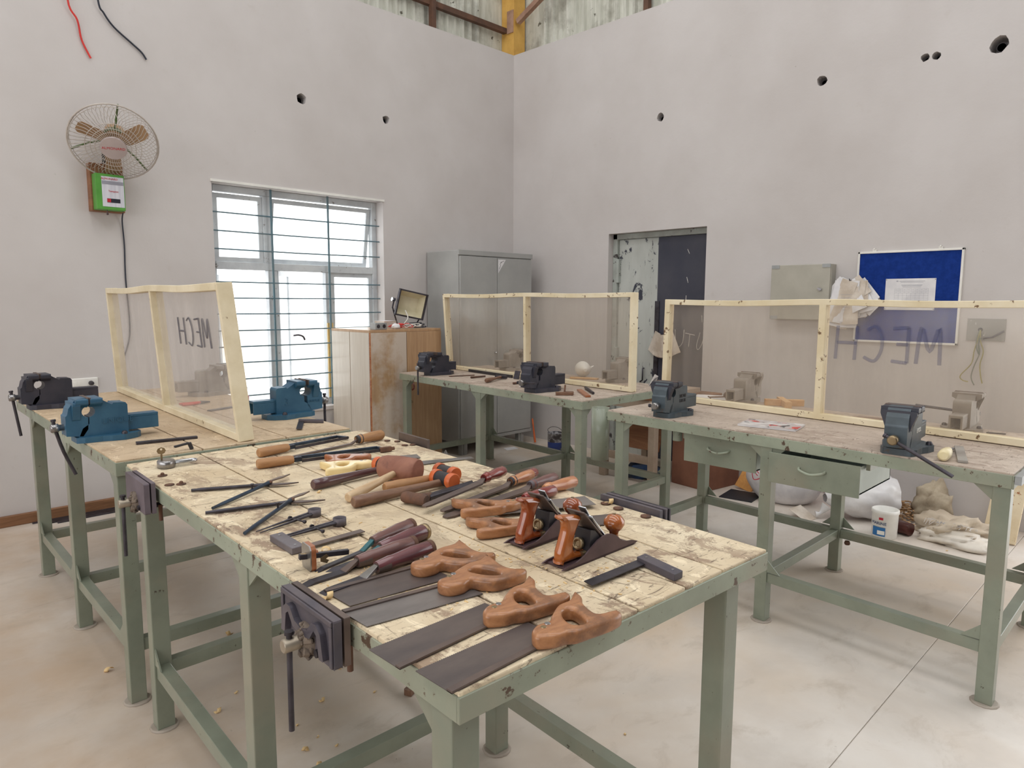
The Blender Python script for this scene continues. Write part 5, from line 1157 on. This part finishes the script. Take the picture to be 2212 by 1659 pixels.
# back bench
flatbar('rusty_file', 'thin rusty file beside the first black vice on the back bench', 'file', (3.42, 4.135), (3.625, 4.072), HC, .012, .006, RUSTY)
rod('punch', 'short rusty punch in front of the thin file', 'punch', (3.465, 3.932), (3.60, 3.92), HC + .008, .008, RUSTY, .006)
r = thing('claw_hammer', 'small wooden-handled hammer lying on the back bench', 'hammer', (3.345, 3.635, HC), along((3.345, 3.635, 0), (3.60, 3.735, 0))[0])
MB().lathe([(0, .011), (.01, .016), (.06, .017), (.13, .011), (.27, .010)], (0, 0, .018), (1, 0, 0), 12).build('handle', BRNH, r); MB().bar((.265, -.045, .018), (.265, .05, .018), .026, .026).build('head', DSTEEL, r, bevel=.004)
rod('round_bar', 'short round bar left of the middle black vice', 'bar', (3.43, 3.445), (3.56, 3.43), HC + .008, .008, RUSTY)
flatbar('straightedge', 'black straightedge lying against the screen foot', 'straightedge', (3.785, 4.32), (3.715, 3.74), HC, .012, .022, BLACKP)
one('small_steel_plate', MB().box((0, 0, .03), (.006, .05, .062), Matrix.Rotation(.35, 3, 'Y')), DSTEEL, 'small steel plate leaning at the middle screen post', 'plate', loc=(3.69, 3.665, HC + .001), rot=(0, 0, .1))
one('white_sheet', MB().prism([(0, 0), (.12, -.02), (.18, .06), (.05, .12)], 0, .0012), PAPER, 'white paper scrap under the middle black vice', 'paper', loc=(3.33, 3.22, HC + .0006))
r = thing('scrap_block', 'brown scrap wood block with an upright stick near the bench corner', 'scrap wood', (3.27, 2.83, HC), -.75)
MB().bb((-.055, -.014, 0), (.055, .014, .02)).build('block', BRNH, r, bevel=.002); MB().bb((.01, .014, 0), (.06, .05, .02)).build('side_block', BRNH, r, bevel=.002); MB().bar((.0, .02, .0), (.008, .03, .06), .008, .008).build('stick', BRNH, r)
flatbar('scraper', 'reddish wooden scraper at the back bench corner', 'scraper', (3.50, 2.90), (3.30, 2.665), HC, .034, .012, SAWH2)
rod('short_punch', 'short dark punch beside the reddish scraper', 'punch', (3.60, 2.93), (3.42, 2.72), HC + .010, .010, DSTEEL, .008)
r = thing('broken_jug', 'white plastic jug lying on its side behind the smoky screen', 'jug', (4.17, 3.42, HC), .9)
MB().lathe([(0, .012), (.02, .03), (.06, .055), (.11, .06), (.15, .05), (.155, .02)], (-.08, 0, .0605), (1, 0, 0), 18).build('body', WHITE, r); MB().tube(smoothpath([(.0, -.058, .07), (.03, -.085, .08), (.07, -.08, .07), (.08, -.055, .06)], 4), .006, 6).build('handle', WHITE, r)
flatbar('wood_strip', 'pale wood strip beside the white jug', 'wood strip', (4.02, 3.42), (4.10, 3.22), HC, .05, .012, PINE)
r = thing('striped_carton', 'black and white striped flattened carton at the end of the back bench', 'carton', (4.12, 2.76, HC), .35)
MB().prism([(-.09, 0), (.09, 0), (.07, .055), (-.09, .085)], -.004, .0, lambda x, z, y: (x, y + z * -.5, z + .001)).build('panel', PAPER, r); k = MB()
for i in range(4): k.bar((-.085 + i * .035, -.006, .008 + i * .002), (-.02 + i * .028, -.026, .055), .003, .012, up=(0, 1, 0))
k.build('stripe', BLACKP, r)
# right bench
r = thing('magazine', 'magazine with a red and white cover on the drawer bench', 'magazine', (3.165, 1.445, HD), -1.40)
MB().box((0, 0, .004), (.262, .178, .007)).build('pages', PAPER, r)
n = N('magazine_cover'); a_ = n.noise(14, None, 3, .5); col = n.mix(n.ramp(a_, .44, .5), lin((214, 210, 208)), lin((186, 178, 176))); col = n.mix(n.ramp(n.noise(11, n.vec((1, 1.6, 1)), 2), .6, .62), col, lin((206, 62, 60))); col = n.mix(n.ramp(n.noise(21, None, 3), .62, .64), col, lin((70, 68, 76))); n.set(color=col, rough=.3)
MB().box((0, 0, .0082), (.264, .18, .0012)).build('cover', n.m, r)
r = thing('wooden_cross_joint', 'pale wooden cross-lap joint standing behind the screen', 'wood joint', (3.84, 1.685, HD), .62)
MB().bb((-.115, -.018, 0), (.115, .018, .036)).build('bar', PINE, r, bevel=.0015); MB().bb((-.018, -.105, .0), (.018, -.0185, .036)).bb((-.018, .0185, .0), (.018, .105, .036)).build('bar', PINE, r, bevel=.0015)
one('drawing_sheet', MB().prism([(-.16, -.10), (.15, -.13), (.17, .10), (-.12, .14)], 0, .0015), PAPER, 'white drawing sheet on the drawer bench behind the screen', 'paper', loc=(3.80, 2.10, HD + .0005), rot=(0, 0, .5))
r = thing('wing_clamp', 'small rusty screw clamp on the white drawing sheet', 'clamp', (3.83, 2.06, HD + .0022), -.7)
MB().tube([(-.08, 0, .01), (.02, 0, .012)], .005, 6).build('screw', RUSTY, r); MB().lathe([(0, .02), (.012, .02)], (.03, 0, .02), (0, 1, 0), 10).build('wheel', RUSTY, r); MB().tube([(-.08, -.02, .008), (-.08, .02, .012)], .004, 6).build('tee', RUSTY, r)
flatbar('scrap_plank', 'dark scrap plank lying behind the screen, right of the cross joint', 'plank', (3.66, 1.25), (3.70, 1.10), HD, .05, .012, BRNH)
flatbar('steel_offcut', 'thin steel offcut beside the dark scrap plank', 'offcut', (3.72, 1.10), (3.78, .98), HD, .03, .004, STEEL)
r = thing('white_handled_file', 'file with a white plastic handle at the right bench edge', 'file', (2.905, .668, HD), along((2.905, .668, 0), (3.18, .696, 0))[0])
MB().lathe([(0, .014), (.004, .0205), (.05, .0215), (.10, .017), (.125, .013)], (0, 0, .022), (1, 0, 0), 16).build('handle', mat('old_ivory_plastic', (226, 208, 156), (232, 224, 200), 5, rough=.35), r); MB().tube([(.12, 0, .02), (.26, 0, .008)], [.006, .004], 6).build('tang', DSTEEL, r)
flatbar('rasp', 'grey flat rasp lying right of the white-handled file', 'rasp', (3.225, .690), (2.935, .612), HD, .032, .010, VDUST)
flatbar('small_offcut', 'small dark metal offcut near the far right vice', 'offcut', (3.70, .69), (3.72, .62), HD, .01, .004, DSTEEL)

# ------------------------------------------------------------------ under and behind the right benches
r = thing('green_tube_bin', 'green round tube hanging between the two right benches', 'tube', (3.085, 2.40, .56))
MB().lathe([(0, .046), (0, .05), (.295, .05), (.295, .046), (0, .046)], (0, 0, 0), (0, 0, 1), 20).build('tube', GREEN, r); MB().lathe([(0, .047), (.003, .047)], (0, 0, .004), (0, 0, 1), 20).build('bottom', GREEN, r)
MB().bb((-.01, -.135, .25), (.01, -.045, .275)).build('bracket', GREEN, r); MB().tube([(.065, -.0, .05), (.065, 0, .29)], .012, 8).build('pipe', GALV, r)
r = thing('old_table', 'old beige wooden table standing in front of the door', 'table', (4.90, 3.2, 0))
MB().bb((-.34, -.38, .675), (.34, .42, .70)).build('top', PLY, r, bevel=.003)
for x in (-.34, .27):
    for y in (-.155, .325): MB().bb((x, y - .03, 0), (x + .06, y + .03, .675)).build('leg', OFFW, r, bevel=.004)
MB().bb((-.33, -.15, .16), (-.30, .32, .22)).build('rail', OFFW, r); MB().bb((-.33, -.15, .60), (-.30, .32, .675)).build('rail', OFFW, r)
one('plywood_sheet', MB().bar((0, 0, 0), (.0, .0, .50), .42, .012, up=(1, 0, 0)), PLY, 'brown plywood sheet leaning inside the old table', 'plywood', loc=(4.74, 3.30, .235), rot=(0, .35, 0))
r = thing('red_block', 'red block lying on the old table by the door', 'block', (4.86, 3.08, .70), .1); MB().bb((-.03, -.05, 0), (.03, .05, .05)).build('body', mat('red_brick', (190, 84, 70), (170, 70, 60), 9, rough=.8), r, bevel=.003); MB().bb((-.03, -.03, .051), (.03, .04, .066)).build('slat', OFFW, r)
for i, (x, y, z, w_, d_, h_, m, l) in enumerate(((4.86, 2.93, .70, .11, .16, .03, PLY, 'brown board at the bottom of the small stack on the old table'), (4.86, 2.935, .73, .10, .15, .035, OFFW, 'pale board on top of the small stack on the old table'))):
    one('stacked_board', MB().bb((-w_, -d_ / 2, 0), (w_, d_ / 2, h_)), m, l, 'board', 'boards on the old table', loc=(x, y, z + .0005), bevel=.003)
CARD = mat('brown_carton', (140, 96, 76), (122, 82, 66), 4, rough=.75)
r = thing('brown_carton', 'large brown carton standing under the drawer bench', 'box', (4.95, 2.785, 0), -.14)
MB().bb((-.2, -.175, 0), (.2, .175, .41)).build('body', CARD, r, bevel=.004); MB().bb((-.202, -.177, 0), (-.196, -.171, .41)).build('corner_tape', OFFW, r)
for s in (-1, 1): MB().bar((-.2, s * .172, .41), (.2, s * .172, .41), .012, .03).build('flap', CARD, r)
SACK = mat('woven_plastic_sack', (224, 222, 224), (204, 202, 206), 9, rough=.5, bump=.3, bsc=120)
POLY = mat('white_polythene', (228, 226, 226), (208, 206, 208), 6, rough=.25, spec=.6, coat=.2)
r = thing('white_sack', 'full white woven sack beside the brown carton under the bench', 'sack', (4.93, 2.13, 0))
blob((0, 0, .17), (.20, .27, .22), 30, 20, .10, 21, .0, 2.2).build('body', SACK, r); strokes([[(-.02, .02), (.03, .05), (.02, -.03), (-.04, -.01)], [(-.01, .0), (.01, .02)]], .003, REDINK, 'red_mark', r, lambda a, b: (-.205, .12 + a, .20 + b))
r = thing('plastic_bag', 'shiny white plastic bag lying on its side behind the white pail', 'bag', (4.86, 1.60, 0), -.75)
def bagfn(u, v):
    a = u * 2 * math.pi; t = v; L_ = .44
    rad = .15 * (math.sin(min(1, t * 1.35 + .06) * math.pi / 2) ** .7) * (1 if t < .86 else 1 - (t - .86) * .8)
    rad *= 1 + .05 * math.sin(a * 5 + t * 9) + .035 * math.sin(a * 9 - t * 17)
    z = .145 + rad * math.sin(a) * .98 + .02 * t
    return (-.22 + t * L_, rad * math.cos(a) * 1.05, max(z, .0))
k = MB().grid(bagfn, 30, 18); k.build('body', POLY, r); MB().tube([(-.205, 0, .09), (-.235, .0, .05), (-.25, 0, .035), (-.275, .005, .03)], [.035, .016, .010, .022], 10).build('tied_neck', POLY, r)
r = thing('white_pail', 'white plastic pail with a blue and white label on the floor', 'pail', (4.60, 1.345, 0))
MB().lathe([(0, .066), (.006, .071), (.15, .074), (.156, .078), (.175, .078), (.178, .074), (.178, .070), (.02, .066), (.02, .0)], (0, 0, 0), (0, 0, 1), 28).build('body', WHITE, r)
def patch(a0, a1, z0, z1, rr, m, nm, par):
    k = MB(); n_ = 8; vs = [(rr * math.cos(a0 + (a1 - a0) * i / n_), rr * math.sin(a0 + (a1 - a0) * i / n_), z) for z in (z0, z1) for i in range(n_ + 1)]
    k.add(vs, [(i, i + 1, i + n_ + 2, i + n_ + 1) for i in range(n_)], True); return k.build(nm, m, par)
LBL = mat('label_blue', (40, 110, 170), (36, 96, 156), 5, rough=.4)
patch(2.45, 3.5, .02, .075, .0755, LBL, 'label', r); patch(2.9, 3.45, .03, .055, .0765, WHITE, 'label_panel', r)
def cyl_text(body, size, m, a, z, rr, par): text(body, size, m, 'label_print', par, lambda x, y, d: ((rr + d) * math.cos(a + x / rr), (rr + d) * math.sin(a + x / rr), z + y), .0004)
cyl_text('MARINE', .026, mat('label_navy', (30, 60, 110), None, 5), 2.95, .098, .0762, r); MB().bb((-.076, -.012, .122), (-.0745, .012, .136)).build('label_mark', REDINK, r)
TANB = mat('tan_paper_sack', (206, 192, 172), (184, 168, 148), 6, rough=.8, bump=.3, bsc=30)
r = thing('cement_bag', 'crumpled empty cement bag lying on the floor behind the pail', 'bag', (4.86, 1.03, 0), -.1)
blob((.02, .0, .045), (.16, .19, .085), 40, 22, .75, 5, 0.0, 4.6).build('body', TANB, r); blob((-.07, -.03, .02), (.13, .20, .06), 40, 20, .5, 8, 0.0, 4.2).build('inner_liner', mat('sack_liner', (226, 218, 206), (204, 194, 180), 7, rough=.5, bump=.3, bsc=24), r)
text('CEMENT', .035, INK, 'bag_print', r, lambda x, y, z: (-.10 - y * .45, -x * 1.0 + .0, .115 - y * .35 + z), .0006, mirror=True); 
rg = random.Random(4); k = MB()
for i in range(34):
    y = -.14 + i * .0085; k.tube([(-.06, y, .11), (-.10 - rg.uniform(0, .03), y + rg.uniform(-.02, .02), .12 + rg.uniform(-.03, .02))], .0012, 4)
k.build('frayed_thread', POLY, r)
r = thing('old_sack', 'dirty tan sack slumped against the wall above the cement bag', 'sack', (5.14, 1.22, 0)); blob((0, 0, .11), (.09, .11, .14), 34, 22, .6, 14, 0.0, 4.0).build('body', mat('dirty_sack', (186, 172, 150), (140, 124, 104), 6, rough=.85), r)
rg = random.Random(8); k = MB()
for i in range(260):
    x, y = rg.gauss(5.08, .06), rg.gauss(1.38, .055); h = max(.004, .15 * math.exp(-((x - 5.1) ** 2 + (y - 1.38) ** 2) / .008) * rg.uniform(.2, 1)); x = min(x, 5.29)
    k.box((x, y, h), (rg.uniform(.01, .03), rg.uniform(.008, .02), .003), Matrix.Rotation(rg.uniform(0, 6), 3, 'Z') @ Matrix.Rotation(rg.uniform(-.7, .7), 3, 'X'))
tag(k.build('chip_heap', mat('old_chips', (204, 170, 130), (166, 128, 92), 12, rough=.8)), 'heap of wood chips and shavings against the wall', 'wood chips', kind='stuff')
one('dark_bottle', MB().lathe([(0, .04), (.09, .042), (.12, .02), (.15, .018)], (0, 0, .043), (.3, 1, 0), 14), mat('brown_bottle', (84, 46, 40), (60, 36, 36), 5, rough=.2), 'dark brown bottle lying between pail and cement bag', 'bottle', loc=(4.72, 1.23, 0))
def leanboard(name, label, cat, base, top, wd, th, m, yaw=0): return one(name, MB().bar(base, top, wd, th, up=(1, 0, 0)), m, label, cat, bevel=.002)
STB = mat('stained_board', (222, 206, 176), (206, 186, 152), 5, rough=.7, chip=((150, 92, 52), 9, .60))
leanboard('leaning_board', 'stained beige board leaning on the wall behind the bench leg', 'board', (4.98, .82, .008), (5.29, .80, .62), .17, .02, STB)
leanboard('orange_board', 'orange-brown triangular board leaning beside the carton', 'board', (4.97, 2.47, .01), (5.12, 2.40, .27), .14, .008, m_wood('orange_ply', (214, 156, 84), (196, 136, 70), (2, 8, 8), 3, .55))
one('dark_sheet', MB().prism([(-.14, -.1), (.12, -.14), (.16, .1), (-.1, .14)], 0, .006), DARKSHEET, 'flat dark sheet lying on the floor beside the white sack', 'sheet', loc=(4.80, 2.40, .0), rot=(0, 0, .3))
one('pink_cloth', blob((0, 0, .055), (.07, .10, .07), 20, 12, .5, 3, 0.0, 3), mat('pink_cloth', (206, 132, 152), (190, 112, 134), 5, rough=.8), 'pink cloth between the two white sacks', 'cloth', loc=(5.20, 1.84, 0))
one('paper_scrap', MB().add([(-.07, -.06, .0005), (.06, -.08, .002), (.10, .05, .06), (-.02, .08, .05), (-.07, -.06, .0017), (.06, -.08, .0032), (.10, .05, .0612), (-.02, .08, .0512)], [(3, 2, 1, 0), (4, 5, 6, 7), (0, 1, 5, 4), (1, 2, 6, 5), (2, 3, 7, 6), (3, 0, 4, 7)]), PAPER2, 'pale paper scrap on the floor in front of the pink cloth', 'paper', loc=(4.60, 1.86, 0))
one('rag_heap', blob((0, 0, .03), (.13, .16, .075), 26, 14, .7, 17, 0.0, 4), mat('blue_rag', (48, 74, 112), (66, 72, 84), 7, rough=.8), 'heap of blue rags under the old table', 'rags', loc=(4.78, 3.26, 0))
one('white_rag', blob((0, 0, .02), (.06, .08, .03), 16, 10, .6, 19, 0.0, 4), PAPER, 'white rag on top of the blue rag heap', 'rag', loc=(4.78, 3.34, .11))
# corner behind the back bench
r = thing('paint_can', 'paint can, blue below and spattered grey above, in the corner', 'can', (5.02, 4.455, 0))
MB().lathe([(0, .07), (.004, .074), (.085, .074)], (0, 0, 0), (0, 0, 1), 22).build('body', mat('can_blue', (44, 66, 132), (38, 54, 110), 6, rough=.45), r)
MB().lathe([(.085, .0742), (.166, .0742), (.170, .077), (.174, .074), (.174, .070), (.10, .068)], (0, 0, 0), (0, 0, 1), 22).build('upper_band', mat('can_grey', (150, 148, 150), (64, 60, 62), 14, rough=.5, lo=.46, hi=.54), r)
MB().tube(smoothpath([(0, .076, .16), (.0, .10, .19), (.0, .04, .225), (0, -.04, .225), (0, -.09, .20)], 4), .0025, 5).build('bail', DSTEEL, r)
one('broken_stick', MB().tube([(5.10, 4.80, .012), (5.12, 4.86, .25)], [.011, .008], 7), ORANGE, 'short orange stick leaning in the corner by the cupboard', 'stick')
one('paper_scrap', MB().prism([(-.08, -.04), (.06, -.06), (.09, .03), (-.03, .06)], 0, .002), PAPER, 'white paper scrap on the floor below the steel cupboard', 'paper', loc=(4.74, 4.80, 0))
one('paper_cone', MB().lathe([(0, .035), (.06, .004)], (0, 0, 0), (0, 0, 1), 7, smooth=False), PAPER, 'tiny white paper cone on the floor left of the cupboard foot', 'paper', loc=(4.07, 4.98, 0))
# flat bars by the left wall
for i in range(4):
    l = ('against the baseboard', 'second from the baseboard', 'third from the baseboard', 'farthest from the baseboard')[i]
    one('flat_bar', MB().bar((.88 + .04 * i, 5.30 - .032 * i, .004), (2.35 + .05 * i, 5.305 - .030 * i, .004), .024, .008), DSTEEL, 'dark steel flat bar on the floor, ' + l, 'bar', 'flat bars along the left wall')
# shavings and chips on the floor
floor_spots = ((.693, 2.944, .05, 'near the left bench legs'), (1.16, 2.913, .05, 'under the bench below the window, nearest its middle'), (.822, 2.464, .028, 'beside the far left leg of the front bench'), (.891, 2.368, .04, 'below the plate vice'), (.988, 2.442, .024, 'under the front bench, farthest'), (1.355, 2.325, .025, 'under the carpenter vice shadow'), (1.189, 2.173, .035, 'left of the hanging vice handle'), (1.053, 2.10, .02, 'just at the tip of the vice handle'), (1.01, 1.958, .035, 'curled, at the bottom left under the front bench'), (1.071, 1.993, .016, 'small, right of the curled one'), (1.091, 1.908, .02, 'tiny, under the front bench middle'), (1.005, 1.861, .035, 'at the lower picture edge under the front bench'), (1.357, 2.088, .02, 'left of the small wood block'), (1.238, 1.819, .02, 'near the front bench corner leg'), (1.815, 1.283, .018, 'alone on the bare floor right of the front bench'), (4.59, 1.0, .02, 'in front of the cement bag'))
for x, y, s, l in floor_spots:
    tag(shaving(0, 0, 0, s * .55, 0).build('floor_shaving', SHAV, None, loc=(x, y, 0), rot=(0, 0, random.uniform(0, 6))), 'wood shaving on the floor ' + l, 'shaving', 'shavings on the floor')
one('wood_block', MB().box((0, 0, .014), (.03, .03, .027)), BRNH, 'small brown wood block on the floor under the front bench', 'wood block', loc=(1.443, 1.987, 0), rot=(0, 0, .4), bevel=.002)
